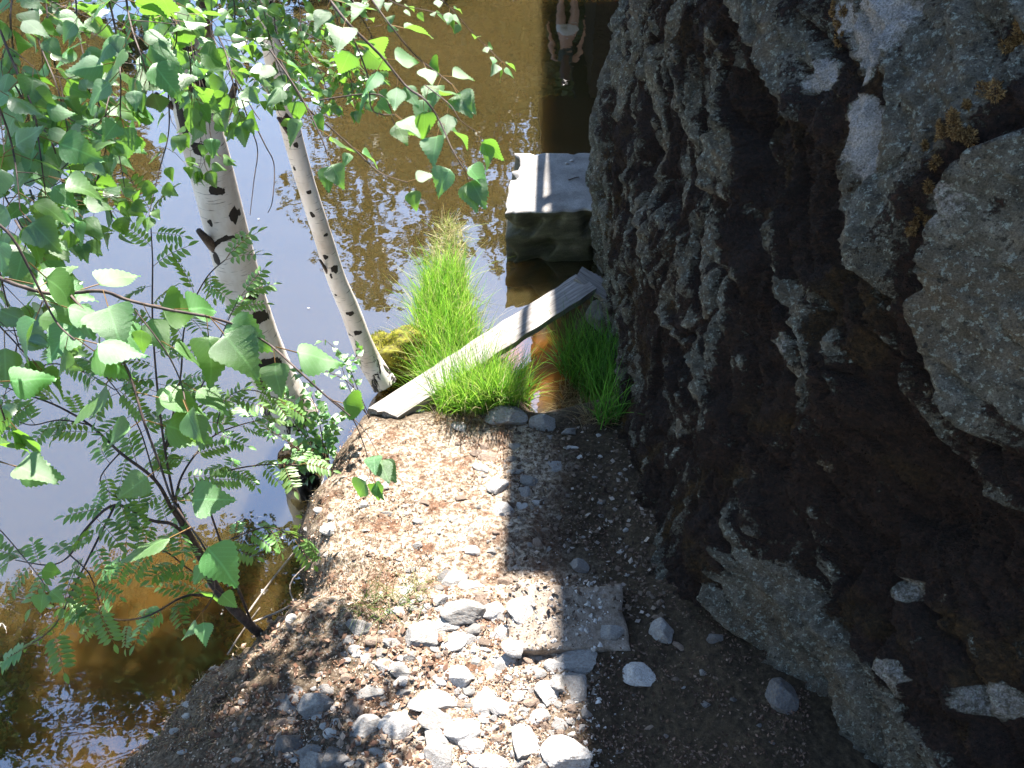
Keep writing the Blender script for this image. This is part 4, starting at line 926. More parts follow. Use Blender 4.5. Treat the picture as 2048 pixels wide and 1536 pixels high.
def flush_overflow():
    for rn, (root, items) in overflow.items():
        V = []; Fs = []; mi = []; base = 0; mats = None; cache = {}
        vs = []; 
        for me, Mx in items:
            if me.name not in cache:
                co = np.empty(len(me.vertices) * 3); me.vertices.foreach_get('co', co); cache[me.name] = (co.reshape(-1, 3), [tuple(p.vertices) for p in me.polygons], [p.material_index for p in me.polygons]); mats = list(me.materials)
            co, fs, m_ = cache[me.name]; A = np.array(Mx); vs.append(co @ A[:3, :3].T + A[:3, 3])
            Fs += [tuple(base + i for i in f_) for f_ in fs]; mi += m_; base += len(co)
        me2 = mesh_from('leaves', np.concatenate(vs), Fs, mats, mi, True)
        tc_ = []
        for me, Mx in items:
            if 'tint' in me.color_attributes:
                a_ = np.empty(len(me.vertices) * 4); me.color_attributes['tint'].data.foreach_get('color', a_); tc_.append(a_.reshape(-1, 4)[:, :3])
            else: tc_.append(np.full((len(me.vertices), 3), .5))
        color_attr(me2, np.concatenate(tc_)); tag(link('leaves', me2, root), None, None, None, 'stuff')
def rv(s=1.0): return Vector((random.gauss(0, s), random.gauss(0, s), random.gauss(0, s)))
def leafy(root, mb_, pts, r0, r1, size, spacing, lib=LEAVES, start=0.1, end_leaf=True, droop=0.6, nup=0.9, sub=0.0, bare=False, name='leaf', twins=.3):
    own = mb_ is None or isinstance(mb_, str); mb = MB() if own else mb_; mt = M['twig'] if mb_ is None else M[mb_]
    sp = spline(pts, 7); n = len(sp); mb.tube(sp, [r0 + (r1 - r0) * i / (n - 1) for i in range(n)], 5, wob=.12, cap=False)
    if bare:
        if own: mb.build('twig', mt, root, True)
        return
    acc = 0; tot = sum((sp[i + 1] - sp[i]).length for i in range(n - 1)); run = 0; side = 1; nxt = tot * start
    for i in range(n - 1):
        seg = sp[i + 1] - sp[i]; L = seg.length
        while nxt <= run + L and L > 0:
            p = sp[i] + seg * ((nxt - run) / L); t_ = seg.normalized(); sd = t_.cross(Vector((0, 0, 1)))
            sd = sd.normalized() if sd.length > .05 else Vector((1, 0, 0))
            for rep in range(2 if random.random() < twins else 1):
                d_ = sd * side * random.uniform(.5, 1.1) + t_ * random.uniform(.1, .7) + Vector((0, 0, -droop * random.uniform(.3, 1.6))) + rv(.22)
                nn = Vector((random.gauss(0, .34), random.gauss(-.22, .34), nup)); s_ = size * random.uniform(.68, 1.18)
                if random.random() < sub:
                    q = p + d_.normalized() * size * random.uniform(.6, 1.5); mb.tube([p, (p + q) / 2 + rv(.003), q], [r1, r1 * .8, r1 * .6], 4, cap=False)
                    for _ in range(2): add_leaf(lib, q, d_ + rv(.5), nn + rv(.2), s_ * .85, root, name)
                else: add_leaf(lib, p, d_, nn, s_, root, name)
                side = -side
            nxt += spacing * random.uniform(.6, 1.4)
        run += L
    if end_leaf:
        t_ = (sp[-1] - sp[-2]).normalized()
        for _ in range(2): add_leaf(lib, sp[-1], t_ + Vector((0, 0, -.5)) + rv(.4), Vector((random.gauss(0, .4), random.gauss(0, .4), 1)), size, root, name)
    if own: mb.build('twig', mt, root, True)

M['crown_leaf'] = simple('crown_foliage', (0.05, 0.11, 0.03), (0.09, 0.19, 0.045), 6, .5, 0)
# ------------------------------------------------------------------ the two birches
def bark_trunk(root, pts, rad, name='trunk', marks=(), foot=0.5, seed=1, n=44):
    sp = spline(pts, 40); m_ = len(sp); rr = np.interp(np.linspace(0, 1, m_), np.linspace(0, 1, len(rad)), rad)
    mb = MB(); mb.tube(sp, list(rr), n); V = np.array(mb.v); c = np.repeat(np.array([tuple(p) for p in sp]), n, axis=0)
    dirn = (V - c) / np.linalg.norm(V - c, axis=1)[:, None]
    bumpy = 0.03 * fbm(dirn[:, 0] * 1.5 + seed, dirn[:, 1] * 1.5, V[:, 2] * 5, 3, seed) + 0.05 * fbm(dirn[:, 0] * 4, dirn[:, 1] * 4, V[:, 2] * 10, 3, seed + 3) * np.interp(V[:, 2], [V[:, 2].min(), V[:, 2].min() + foot * 1.6], [1.6, .1])
    V2 = V + dirn * (np.repeat(rr, n) * bumpy)[:, None]
    hh = V[:, 2] - V[:, 2].min()
    dark = np.interp(hh, [0, foot * .5, foot, foot * 1.6, 99], [.50, .44, .34, .16, .12])
    for (az, h, hw, hz, pw) in marks:         # dark branch scars: azimuth, height, half width rad, half height
        aa = np.arctan2(dirn[:, 1], dirn[:, 0]); da = np.abs((aa - az + math.pi) % (2 * math.pi) - math.pi)
        dz = (V[:, 2] - h + pw * (da ** 2)) / hz; e = np.maximum(da / hw, np.abs(dz)) if pw else np.hypot(da / hw, dz)
        e = e + .55 * fbm(dirn[:, 0] * 5, dirn[:, 1] * 5 + az, V[:, 2] * 26, 3, 8)
        dark = np.maximum(dark, .78 * (1 - sstep(.35, 1.35, e)))
    me = mesh_from(name, V2 - np.array(root.location), mb.f, M['bark'], None, True); color_attr(me, np.stack([dark] * 3, -1)); o = link(name, me, root); return sp, rr
bl = at_y(572, 815, 3.25); big = thing('birch_tree', Vector((bl.x, bl.y, 0.0)), 'thick white birch with black scars leaning over the pond', 'birch tree', 'birches at the water edge')
view_az = math.atan2(-3.3, 1.3)
tp = [at_y(585, 835, 3.25) , at_y(552, 765, 3.28), at_y(520, 685, 3.3), at_y(488, 590, 3.3), at_y(458, 480, 3.3), at_y(430, 370, 3.3), at_y(396, 240, 3.3), at_y(372, 140, 3.32), at_y(350, 60, 3.33), at_y(325, -60, 3.35), at_y(315, -180, 3.4)]
top = tp[-1]; tp += [top + Vector((-.1, .1, 1.0)), top + Vector((-.05, .2, 2.2)), top + Vector((0, .2, 3.6)), top + Vector((0, .2, 5))]
def zat(px, py, y): return at_y(px, py, y).z
MK = [(view_az, zat(430, 385, 3.2), .5, .035, 0), (view_az + .5, zat(468, 440, 3.2), .45, .045, 0), (view_az, zat(450, 478, 3.2), 1.15, .016, .07), (view_az - .3, zat(430, 300, 3.2), .5, .04, 0), (view_az + .9, zat(425, 200, 3.2), .6, .12, 0), (view_az + .1, zat(400, 190, 3.2), .7, .06, 0),
      (view_az - .9, zat(440, 520, 3.2), .25, .05, 0), (view_az + .2, zat(500, 640, 3.2), 1.2, .05, .06), (view_az + .4, zat(510, 600, 3.2), .5, .04, 0), (view_az - .8, zat(380, 240, 3.2), .3, .12, 0), (view_az, zat(550, 730, 3.2), .9, .06, 0), (view_az - .3, zat(540, 760, 3.2), .8, .06, 0),
      (view_az - .7, zat(415, 450, 3.2), .18, .03, 0), (view_az + .1, zat(380, 120, 3.2), .6, .05, 0)]
sp_big, rr_big = bark_trunk(big, tp, [.15, .118, .106, .102, .098, .095, .09, .086, .082, .078, .075, .07, .06, .05, .03], marks=MK, foot=.35, seed=5)
s2 = at_z(755, 745, .06); thin = thing('birch_tree', Vector((s2.x, s2.y, 0.0)), 'slender pale birch rising from the moss mound', 'birch tree', 'birches at the water edge')
tq = [at_y(770, 770, 3.62), at_y(742, 725, 3.67), at_y(722, 680, 3.68), at_y(700, 620, 3.7), at_y(672, 555, 3.7), at_y(648, 480, 3.7), at_y(622, 400, 3.7), at_y(595, 310, 3.7), at_y(570, 210, 3.7), at_y(556, 150, 3.7), at_y(530, 20, 3.7), at_y(520, -100, 3.72)]
top2 = tq[-1]; tq += [top2 + Vector((-.1, .1, 1)), top2 + Vector((-.1, .2, 2)), top2 + Vector((0, .2, 3.2))]
va2 = math.atan2(-3.7, .9); MK2 = [(va2 + random.uniform(-.8, .6), z_, random.uniform(.25, .6), random.uniform(.012, .028), 0) for z_ in np.arange(.35, 2.6, .13)] + [(va2 + .2, zat(668, 540, 3.65), .55, .035, 0), (va2, zat(590, 250, 3.65), .7, .06, 0)]
sp_thin, rr_thin = bark_trunk(thin, tq, [.08, .068, .061, .056, .052, .049, .047, .046, .048, .046, .043, .04, .034, .027, .012], marks=MK2, foot=.42, seed=11, n=20)
# broken branch stubs
mb = MB()
for (px, py, px2, py2, y_, r_) in [(345, 205, 312, 188, 3.25, .014), (412, 478, 398, 462, 3.2, .02), (425, 235, 470, 170, 3.25, .016), (395, 60, 400, -10, 3.2, .02)]:
    a = at_y(px + 18, py + 14, y_ + .05); b_ = at_y(px2, py2, y_ - .05); mb = MB(); mb.tube([a, (a + b_) / 2 + Vector((0, 0, -.01)), b_], [r_ * 1.6, r_ * 1.1, r_ * .7], 8, wob=.1); mb.build('branch', M['twig'], big, True)
mb = MB()
for (px, py, px2, py2) in [(655, 545, 640, 520), (590, 285, 555, 235)]:
    a = at_y(px + 5, py + 8, 3.68); b_ = at_y(px2, py2, 3.62); mb = MB(); mb.tube([a, b_], [.012, .006], 6); mb.build('branch', M['twig'], thin, True)

# hanging twigs of the big birch close to the camera (each polyline: pixels and distance)
def PD(lst, dep, jit=.02): 
    return [at_d(x, y, (dep if len(q) == 2 else q[2]) + random.uniform(-jit, jit)) for q in lst for x, y in [q[:2]]]
big_leaves = MB(); thin_leaves = MB()
nearb = thing('birch_branch', at_d(-60, 300, 1.05), 'near drooping birch branch with the largest leaves crossing the left of the view', 'branch', 'drooping birch branches')
nb = None
leafy(nearb, nb, PD([(-40, 540), (40, 572), (110, 588), (200, 582), (255, 600), (330, 618), (410, 632)], 1.02), .0028, .0018, .062, .040, start=.05, droop=.5, twins=.45)
leafy(nearb, nb, PD([(410, 632), (470, 650), (540, 690), (590, 735), (650, 790), (700, 832)], 1.02), .0018, .0010, .058, .075, start=.02, droop=.35, end_leaf=False, twins=.2)
leafy(nearb, nb, PD([(590, 735), (655, 795), (720, 850), (752, 900)], 1.04), .0010, .0006, .034, .3, start=.99)
leafy(nearb, nb, PD([(650, 790), (700, 830), (728, 890), (742, 950)], 1.06), .0010, .0006, .03, .3, start=.99)
leafy(nearb, nb, PD([(140, 590), (200, 660), (255, 740), (290, 850), (320, 930), (345, 1000), (385, 1060)], 1.0), .0020, .0012, .064, .052, start=.1, droop=.3, twins=.35)
leafy(nearb, nb, PD([(385, 1060), (415, 1110), (430, 1180), (405, 1225)], 1.02), .0012, .0007, .028, .06, start=.3, droop=.3)
leafy(nearb, nb, PD([(-30, 430), (20, 470), (60, 540), (110, 640), (150, 680)], .95), .002, .001, .056, .04, start=.1, twins=.4)
leafy(nearb, nb, PD([(-30, 760), (-5, 800), (10, 840)], .95), .001, .001, .05, .05)
leafy(nearb, nb, PD([(-60, 890), (-20, 915), (0, 925)], .95), .001, .001, .05, .06)
leafy(nearb, nb, PD([(-30, 1040), (0, 1060), (60, 1130), (90, 1170)], 1.3), .001, .0008, .030, .07)
leafy(nearb, nb, PD([(270, 620), (330, 700), (360, 760), (370, 800)], 1.0), .001, .0008, .045, .04, twins=.3)

tb = thing('birch_branch', at_d(560, -120, 1.5), 'birch branch with sunlit leaves hanging across the top centre of the view', 'branch', 'drooping birch branches')
b2 = None
leafy(tb, b2, PD([(640, -30), (690, 40), (760, 110), (810, 170), (850, 200), (878, 240), (905, 300), (928, 338)], 1.22), .0025, .001, .046, .048, droop=.35, twins=.4)
leafy(tb, b2, PD([(730, -20), (780, 50), (830, 110), (880, 150), (905, 170)], 1.3), .0015, .001, .044, .05, droop=.3)
leafy(tb, b2, PD([(850, 170), (900, 210), (920, 240), (950, 262)], 1.25), .001, .0007, .043, .05, droop=.3)
leafy(tb, b2, PD([(860, -20), (900, 15), (940, 60), (975, 95), (1005, 125)], 2.0), .0015, .0008, .032, .035, droop=.4, twins=.6)
leafy(tb, b2, PD([(740, -20), (800, 10), (850, 20), (890, 30)], 2.0), .0015, .0008, .032, .035, droop=.4, twins=.6)
leafy(tb, b2, PD([(560, 120), (610, 210), (660, 255), (710, 300), (760, 345), (815, 365)], 1.55), .002, .0009, .038, .2, droop=.4, start=.6, twins=.8)
leafy(tb, b2, PD([(540, 100), (600, 190), (640, 270), (655, 310)], 1.45), .002, .001, .046, .04, droop=.5, twins=.5)
leafy(tb, b2, PD([(700, 60), (735, 150), (745, 220), (790, 230)], 1.35), .0015, .001, .044, .05, droop=.5, twins=.4)

mid = thing('birch_branch', at_d(300, -160, 1.9), 'thicket of middle distance birch twigs filling the top left of the view', 'branch', 'drooping birch branches')
b3 = None
for (x0, y0, x1, y1, dep, sz, den) in [
    (30, -40, 60, 250, 1.5, .046, .045), (90, -40, 130, 260, 1.6, .046, .05), (150, -40, 190, 330, 1.7, .044, .05), (205, -40, 240, 240, 1.35, .048, .05), (250, -40, 300, 170, 1.3, .05, .05),
    (0, 60, 90, 380, 1.25, .05, .045), (20, 150, 150, 420, 1.5, .044, .045), (100, 200, 200, 400, 1.6, .042, .05), (180, 150, 250, 380, 1.7, .04, .06), (-20, 250, 70, 500, 1.3, .05, .05),
    (320, -40, 380, 180, 1.6, .046, .045), (370, -40, 420, 260, 1.9, .042, .045), (300, -30, 345, 110, 1.4, .046, .05), (420, -40, 470, 180, 2.0, .04, .04), (460, -40, 530, 180, 2.2, .038, .038),
    (500, -40, 570, 170, 2.3, .036, .035), (540, -40, 620, 190, 2.4, .036, .035), (590, -40, 660, 200, 2.4, .036, .035), (640, -40, 710, 210, 2.4, .034, .035), (690, -40, 760, 200, 2.5, .034, .04),
    (380, 20, 410, 330, 2.1, .042, .05), (560, 60, 700, 180, 2.5, .034, .035), (600, 60, 760, 170, 2.6, .033, .035), (480, 20, 560, 230, 2.3, .036, .04), (430, 60, 480, 230, 1.7, .042, .06),
    (60, 380, 90, 600, 1.5, .036, .06), (-20, 380, 40, 700, 1.35, .046, .05), (-40, 560, 60, 720, 1.25, .05, .06), (30, 440, 130, 640, 1.45, .042, .06), (330, 120, 300, 420, 1.8, .036, .07), (-30, 150, 40, 420, 1.2, .05, .05), (60, 0, 140, 330, 1.55, .046, .05), (250, 100, 200, 360, 1.7, .04, .055), (120, 380, 160, 470, 1.6, .036, .05), (200, 330, 225, 420, 1.6, .036, .05), (420, -40, 640, 60, 2.6, .035, .035), (300, -40, 520, 60, 2.6, .035, .04), (180, -40, 330, 60, 2.4, .038, .045), (0, -40, 190, 40, 2.0, .042, .05)]:
    xm = (x0 + x1) / 2 + random.uniform(-25, 25); ym = (y0 + y1) / 2
    leafy(mid, b3, PD([(x0, y0), ((x0 + xm) / 2 + random.uniform(-8, 8), (y0 + ym) / 2), (xm, ym), ((x1 + xm) / 2 + random.uniform(-8, 8), (y1 + ym) / 2), (x1, y1)], dep, .04), .002, .0009, sz * 1.08, den * .6, droop=.4, twins=.8, sub=.3)
for l_ in ([(470, 160), (500, 250), (515, 300), (508, 360), (500, 430)], [(500, 230), (530, 290), (548, 330), (545, 400), (536, 425)], [(440, 100), (500, 210), (520, 240)], [(640, 200), (760, 190), (790, 250), (820, 275)], [(190, 150), (235, 300), (245, 330)], [(240, 230), (250, 290), (252, 330)]):
    leafy(mid, b3, PD(l_, 1.9), .0018, .0009, .03, .05, bare=True)

# crowns above the picture: they shade the bank and are mirrored low in the pond
def crown(root, name, centers, n, size, mat_, seed=1):
    r = np.random.default_rng(seed); V = []
    cs = np.array([c_[:3] for c_ in centers]); rd = np.array([c_[3] for c_ in centers]); pr = rd ** 2 / (rd ** 2).sum()
    k = r.choice(len(cs), n, p=pr); q = r.normal(0, 1, (n, 3)); q /= np.linalg.norm(q, axis=1)[:, None]; q *= (r.random(n) ** .45)[:, None]; q[:, 2] *= .75
    p = cs[k] + q * rd[k][:, None]; cl = fbm(p[:, 0] * 2.2 / max(rd.mean(), .3), p[:, 1] * 2.2 / max(rd.mean(), .3), p[:, 2] * 2.2 / max(rd.mean(), .3), 2, seed); p = p[cl > -.08]; n = len(p)
    a = r.normal(0, 1, (n, 3)); a /= np.linalg.norm(a, axis=1)[:, None]; nn = r.normal(0, .6, (n, 3)); nn[:, 2] += 1; b_ = np.cross(a, nn); b_ /= np.linalg.norm(b_, axis=1)[:, None]
    s_ = size * (.6 + .8 * r.random(n))[:, None]
    V = np.stack([p - a * s_, p - b_ * s_ * .6, p + a * s_, p - a * s_, p + a * s_, p + b_ * s_ * .6], 1).reshape(-1, 3) - np.array(root.location)
    m_ = len(V) // 3; me = bpy.data.meshes.new(name); me.vertices.add(len(V)); me.vertices.foreach_set('co', V.ravel()); me.loops.add(3 * m_); me.loops.foreach_set('vertex_index', np.arange(3 * m_, dtype=np.int32))
    me.polygons.add(m_); me.polygons.foreach_set('loop_start', np.arange(0, 3 * m_, 3, dtype=np.int32)); me.polygons.foreach_set('loop_total', np.full(m_, 3, dtype=np.int32)); me.materials.append(mat_); me.update(calc_edges=True)
    return tag(link(name, me, root), None, None, None, 'stuff')
cb = [(-1.3 + random.uniform(-1.3, 1.0), 3.2 + random.uniform(-1.0, 1.0), random.uniform(7.4, 9.6), random.uniform(.35, .7)) for _ in range(16)]
for _ in range(20):
    zq = random.uniform(2.7, 3.5); cb.append((random.uniform(-1.35, -.34), (zq + random.uniform(.55, 1.95)) / 1.19, zq, random.uniform(.10, .2)))
for _ in range(72):
    yq = random.uniform(1.9, 4.0); cb.append((random.uniform(-5.0, -1.3), yq, max(3.7 - .36 * yq + .3, 1.19 * yq - random.uniform(.2, 1.4)), random.uniform(.28, .4)))
for _ in range(34):
    yq = random.uniform(3.4, 4.6); cb.append((random.uniform(-5.2, -.9), yq, yq * 1.19 - random.uniform(.7, 1.5), random.uniform(.3, .45)))
cb += [(random.uniform(-.75, -.25), random.uniform(3.3, 4.0), random.uniform(3.1, 3.6), random.uniform(.12, .2)) for _ in range(7)]
for _ in range(38):
    zz_ = random.uniform(2.9, 4.2); cb.append((random.uniform(-4.0, -1.35), random.uniform(1.35, 1.95) + .84 * zz_, zz_, random.uniform(.28, .42)))
for _ in range(46):
    yy_ = random.uniform(3.9, 6.2); cb.append((random.uniform(-4.6, -.8), yy_, 1.66 * yy_ - 3.7 + random.uniform(.3, 1.1), random.uniform(.35, .55)))
crown(big, 'crown', cb, 120000, .030, M['crown_leaf'], 4)
ct = [(-1.1 + random.uniform(-.5, .4), 3.9 + random.uniform(-.4, .4), random.uniform(5.6, 7.0), random.uniform(.25, .4)) for _ in range(8)]
crown(thin, 'crown', ct, 3500, .028, M['crown_leaf'], 6)
mb = MB()
for c_ in cb:
    zt = max(c_[2] - .5, 3.0); i = int(np.argmin([abs(p.z - zt) for p in sp_big])); a = sp_big[i]; e = Vector(c_[:3]); mb.tube([a, (a + e) / 2 + Vector((0, 0, .25)), e], [.014, .008, .003], 5)
mb.build('limb', M['twig'], big, True)
mb = MB()
for c_ in ct:
    zt = c_[2] - .5; i = int(np.argmin([abs(p.z - zt) for p in sp_thin])); a = sp_thin[i]; e = Vector(c_[:3]); mb.tube([a, (a + e) / 2 + Vector((0, 0, .1)), e], [.012, .008, .003], 5)
mb.build('limb', M['twig'], thin, True)

# ------------------------------------------------------------------ rowan over the water
rb = at_z(528, 1275, .12); row = thing('rowan_tree', rb, 'young rowan with dark forked stems leaning out from the bank over the pond', 'rowan tree')
mb = MB()
def PR(lst, d0): return [at_d(q[0], q[1], d0 if len(q) == 2 else q[2]) for q in lst]
def stem(pts, r0, r1, n=8):
    sp = spline(pts, 6); k = len(sp); mb.tube(sp, [r0 + (r1 - r0) * i / (k - 1) for i in range(k)], n, wob=.06); return sp
def fronds(pts, spacing, size, start=.1, droop=.45):
    sp = spline(pts, 6); run = 0; tot = sum((sp[i + 1] - sp[i]).length for i in range(len(sp) - 1)); nxt = tot * start; side = 1
    for i in range(len(sp) - 1):
        seg = sp[i + 1] - sp[i]; L = seg.length
        while nxt <= run + L and L > 0:
            p = sp[i] + seg * ((nxt - run) / L); t_ = seg.normalized(); sd = t_.cross(Vector((0, 0, 1))); sd = sd.normalized() if sd.length > .05 else Vector((1, 0, 0))
            d_ = sd * side * random.uniform(.4, 1.1) + t_ * random.uniform(.1, .9) + Vector((0, 0, random.uniform(-droop, .25))) + rv(.2)
            add_leaf(FRONDS, p, d_, Vector((random.gauss(0, .3), random.gauss(0, .3), 1)), size * random.uniform(.7, 1.15), row, 'frond'); side = -side; nxt += spacing * random.uniform(.6, 1.3)
        run += L
    t_ = (sp[-1] - sp[-2]).normalized(); add_leaf(FRONDS, sp[-1], t_ + rv(.2), Vector((0, 0, 1)), size, row, 'frond'); add_leaf(FRONDS, sp[-1], t_ + rv(.5), Vector((0, 0, 1)), size, row, 'frond')
base = [(530, 1278, 3.85), (500, 1250, 3.75), (455, 1205, 3.65), (425, 1165, 3.6), (400, 1110, 3.5), (372, 1060, 3.4), (350, 1010, 3.35)]
stem(PR(base, 3.5), .022, .015)
for br, dd, r0 in [
    ([(372, 1060, 3.4), (345, 1020, 3.3), (310, 960, 3.2), (240, 905, 3.1), (180, 850, 3.1), (110, 810, 3.05), (40, 785, 3.0), (0, 770, 3.0)], 3.1, .009),
    ([(425, 1165, 3.6), (360, 1060, 3.3), (300, 1040, 3.2), (230, 1010, 3.1), (170, 1060, 3.0), (140, 1110, 3.0), (100, 1130, 3.0), (30, 1120, 3.0)], 3.1, .008),
    ([(230, 1010, 3.1), (190, 1090, 3.0), (150, 1170, 3.0), (110, 1250, 3.0), (60, 1290, 3.0)], 3.0, .005),
    ([(350, 1010, 3.35), (360, 960, 3.3), (390, 910, 3.4), (430, 870, 3.5), (480, 850, 3.6), (520, 840, 3.7)], 3.4, .006),
    ([(360, 1000, 3.35), (430, 950, 3.5), (520, 930, 3.7), (600, 930, 3.8)], 3.6, .005),
    ([(350, 1010, 3.35), (330, 900, 3.2), (315, 780, 3.1), (305, 640, 3.0), (305, 520, 2.95), (300, 430, 2.9)], 3.1, .006),
    ([(330, 900, 3.2), (360, 760, 3.1), (370, 650, 3.0), (410, 560, 2.95), (450, 520, 2.95)], 3.1, .004),
    ([(330, 900, 3.2), (400, 780, 3.3), (430, 700, 3.3), (480, 590, 3.3)], 3.3, .004),
    ([(400, 1110, 3.5), (480, 1070, 3.6), (540, 1055, 3.7), (600, 1080, 3.8)], 3.7, .004),
    ([(425, 1165, 3.6), (380, 1140, 3.4), (320, 1100, 3.3), (250, 1120, 3.3)], 3.4, .004),
    ([(455, 1205, 3.65), (380, 1190, 3.5), (300, 1230, 3.4), (240, 1240, 3.4), (190, 1225, 3.4)], 3.4, .006),
    ([(40, 785, 3.0), (90, 730, 3.0), (160, 740, 3.1), (230, 780, 3.1)], 3.0, .003),
    ([(180, 850, 3.1), (120, 840, 3.0), (60, 850, 3.0), (10, 830, 3.0)], 3.0, .003),
    ([(240, 905, 3.1), (200, 960, 3.1), (240, 1000, 3.1)], 3.1, .003),
    ([(310, 960, 3.2), (280, 860, 3.2), (240, 790, 3.1), (200, 740, 3.1)], 3.1, .003),
    ([(430, 870, 3.5), (450, 800, 3.5), (500, 780, 3.6), (560, 800, 3.8)], 3.6, .003),
    ([(140, 1110, 3.0), (180, 1150, 3.0), (200, 1210, 3.0)], 3.0, .003)]:
    P_ = PR(br, dd); stem(P_, r0, .0018, 6); fronds(P_, .062, .15, .2)
mb.build('stem', M['rowan_bark'], row, True)

# second dead shoots behind the rowan foot
stick('dead_shoot', PR([(505, 1250, 3.8), (440, 1080, 3.5), (400, 960, 3.3)], 3.5), .007, .003, 'thin bare dark shoot standing close behind the rowan stem', 'shoot', m='rowan_bark')

# leafy shrub on the rim and pale leaved sapling
shr = thing('shrub', on_ground(655, 900), 'low leafy shrub on the rim of the bank beside the thick birch', 'shrub')
mb = 'rowan_bark'
for l_ in [[(640, 930, 4.5), (620, 880, 4.4), (600, 830, 4.3), (570, 790, 4.2)], [(650, 920, 4.5), (640, 850, 4.35), (620, 780, 4.2)], [(655, 920, 4.5), (665, 850, 4.4), (690, 830, 4.3)], [(645, 930, 4.5), (600, 900, 4.4), (555, 870, 4.35), (520, 850, 4.3)], [(640, 940, 4.5), (600, 930, 4.4), (560, 930, 4.4)],
          [(650, 930, 4.5), (640, 900, 4.45), (600, 860, 4.3), (540, 760, 4.15)], [(660, 930, 4.5), (650, 890, 4.45), (660, 860, 4.4), (640, 820, 4.3)], [(640, 940, 4.5), (610, 950, 4.5), (590, 960, 4.5)]]:
    leafy(shr, mb, PR(l_, 4.3), .004, .0012, .044, .022, lib=ROUND, droop=.1, twins=.7)
sap = thing('sapling', on_ground(742, 838), 'tiny sapling with glaring pale leaves in front of the pond near the plank end', 'sapling')
mb = 'rowan_bark'
for l_ in [[(740, 835, 4.55), (720, 790, 4.45), (700, 740, 4.3), (672, 700, 4.15), (650, 680, 4.1)], [(738, 835, 4.55), (700, 780, 4.4), (680, 720, 4.3)], [(738, 838, 4.55), (700, 750, 4.4), (720, 700, 4.3)], [(720, 790, 4.45), (690, 760, 4.4), (640, 740, 4.3), (600, 745, 4.2)]]:
    leafy(sap, mb, PR(l_, 4.4), .003, .001, .042, .05, lib=ROUND, droop=.05, nup=1.6, start=.45, twins=.5)
flush_overflow()
# floating petals
for (px, py, wh) in [(517, 438, 'upper'), (617, 616, 'lower')]:
    p = at_z(px, py, .004); me = mesh_from('petal', [(-.012, 0, 0), (0, -.005, .003), (.012, 0, 0), (0, .005, .003)], [(0, 1, 2, 3)], M['white_trim'])
    tag(link('petal', me, None, p), wh + ' tiny white petal floating on the pond between the two birches', 'petal', 'floating petals')

# ------------------------------------------------------------------ far side: cabin, person, trees (seen mirrored in the pond)
def far_tree(x, y, h, spread, label, cat, seed, kind='leaf', leafn=9000, leaf=.10, low=.25):
    r = random.Random(seed); z0 = max(0.2, (y - 15.2) * .25 if y < 20 else 1.2); root = thing(cat.replace(' ', '_'), Vector((x, y, z0)), label, cat, 'trees on the far bank')
    mb = MB(); pts = [Vector((x, y, z0 - .3)), Vector((x + r.uniform(-.2, .2), y, z0 + h * .5)), Vector((x, y, z0 + h * .97))]; sp = spline(pts, 6); k = len(sp)
    mb.tube(sp, [.16 * h / 10 * (1 - .9 * i / (k - 1)) for i in range(k)], 8)
    cs = []
    for i in range(16):
        u = low + (1 - low) * (i + .5) / 16; rad = spread * ((1 - u) ** .6) * 1.1 + .3; an = r.uniform(0, 6.28); rr = rad * r.uniform(.3, .9)
        e = Vector((x + math.cos(an) * rr, y + math.sin(an) * rr, z0 + h * u)); mb.tube([Vector((x, y, z0 + h * u * .93)), e], [.05, .015], 5); cs.append((e.x, e.y, e.z, rad * .55)); cs.append((x, y, z0 + h * u, rad * .45))
    mb.build('trunk', M['pine_bark'], root, True); crown(root, 'crown', cs, leafn, leaf, M['far_leaf'], seed)
def fx_(px, py, y):         # world x and z at distance y of a thing mirrored at this pixel
    p = at_z(px, py, 0); d_ = ray(px, py); t_ = y / d_.y; return d_.x * t_, -(CAM_H + d_.z * t_)
for i, (px, py, y, sp_, lb, ct_) in enumerate([
    (270, 470, 17, 1.9, 'slim dark tree mirrored left of the thick birch', 'tall tree'), (90, 300, 18, 2.2, 'bushy tree mirrored in the upper left corner of the pond', 'bushy tree'),
    (-100, 420, 18, 2.4, 'tree mirrored beyond the left edge of the pond', 'bushy tree'), (760, 660, 17, 3.0, 'tallest open crowned tree mirrored between thin birch and grass', 'open tree'),
    (900, 560, 18, 2.6, 'dense tree mirrored behind the far tip of the low bank', 'dense tree'), (990, 560, 19, 2.4, 'dense dark tree mirrored left of the concrete block', 'dense tree'),
    (1090, 380, 18, 1.9, 'green tree mirrored behind the standing woman', 'green tree'), (850, 300, 20, 3.0, 'broad tree mirrored in the top centre of the pond', 'broad tree'), (1150, 330, 20, 1.3, 'narrow green tree mirrored beside the dark cabin', 'green tree')]):
    x_, z_ = fx_(px, py, y); far_tree(x_, y, z_ - 1.0, sp_, lb, ct_, 100 + i, leafn=16000 if i != 3 else 9000, leaf=.11, low=.12)

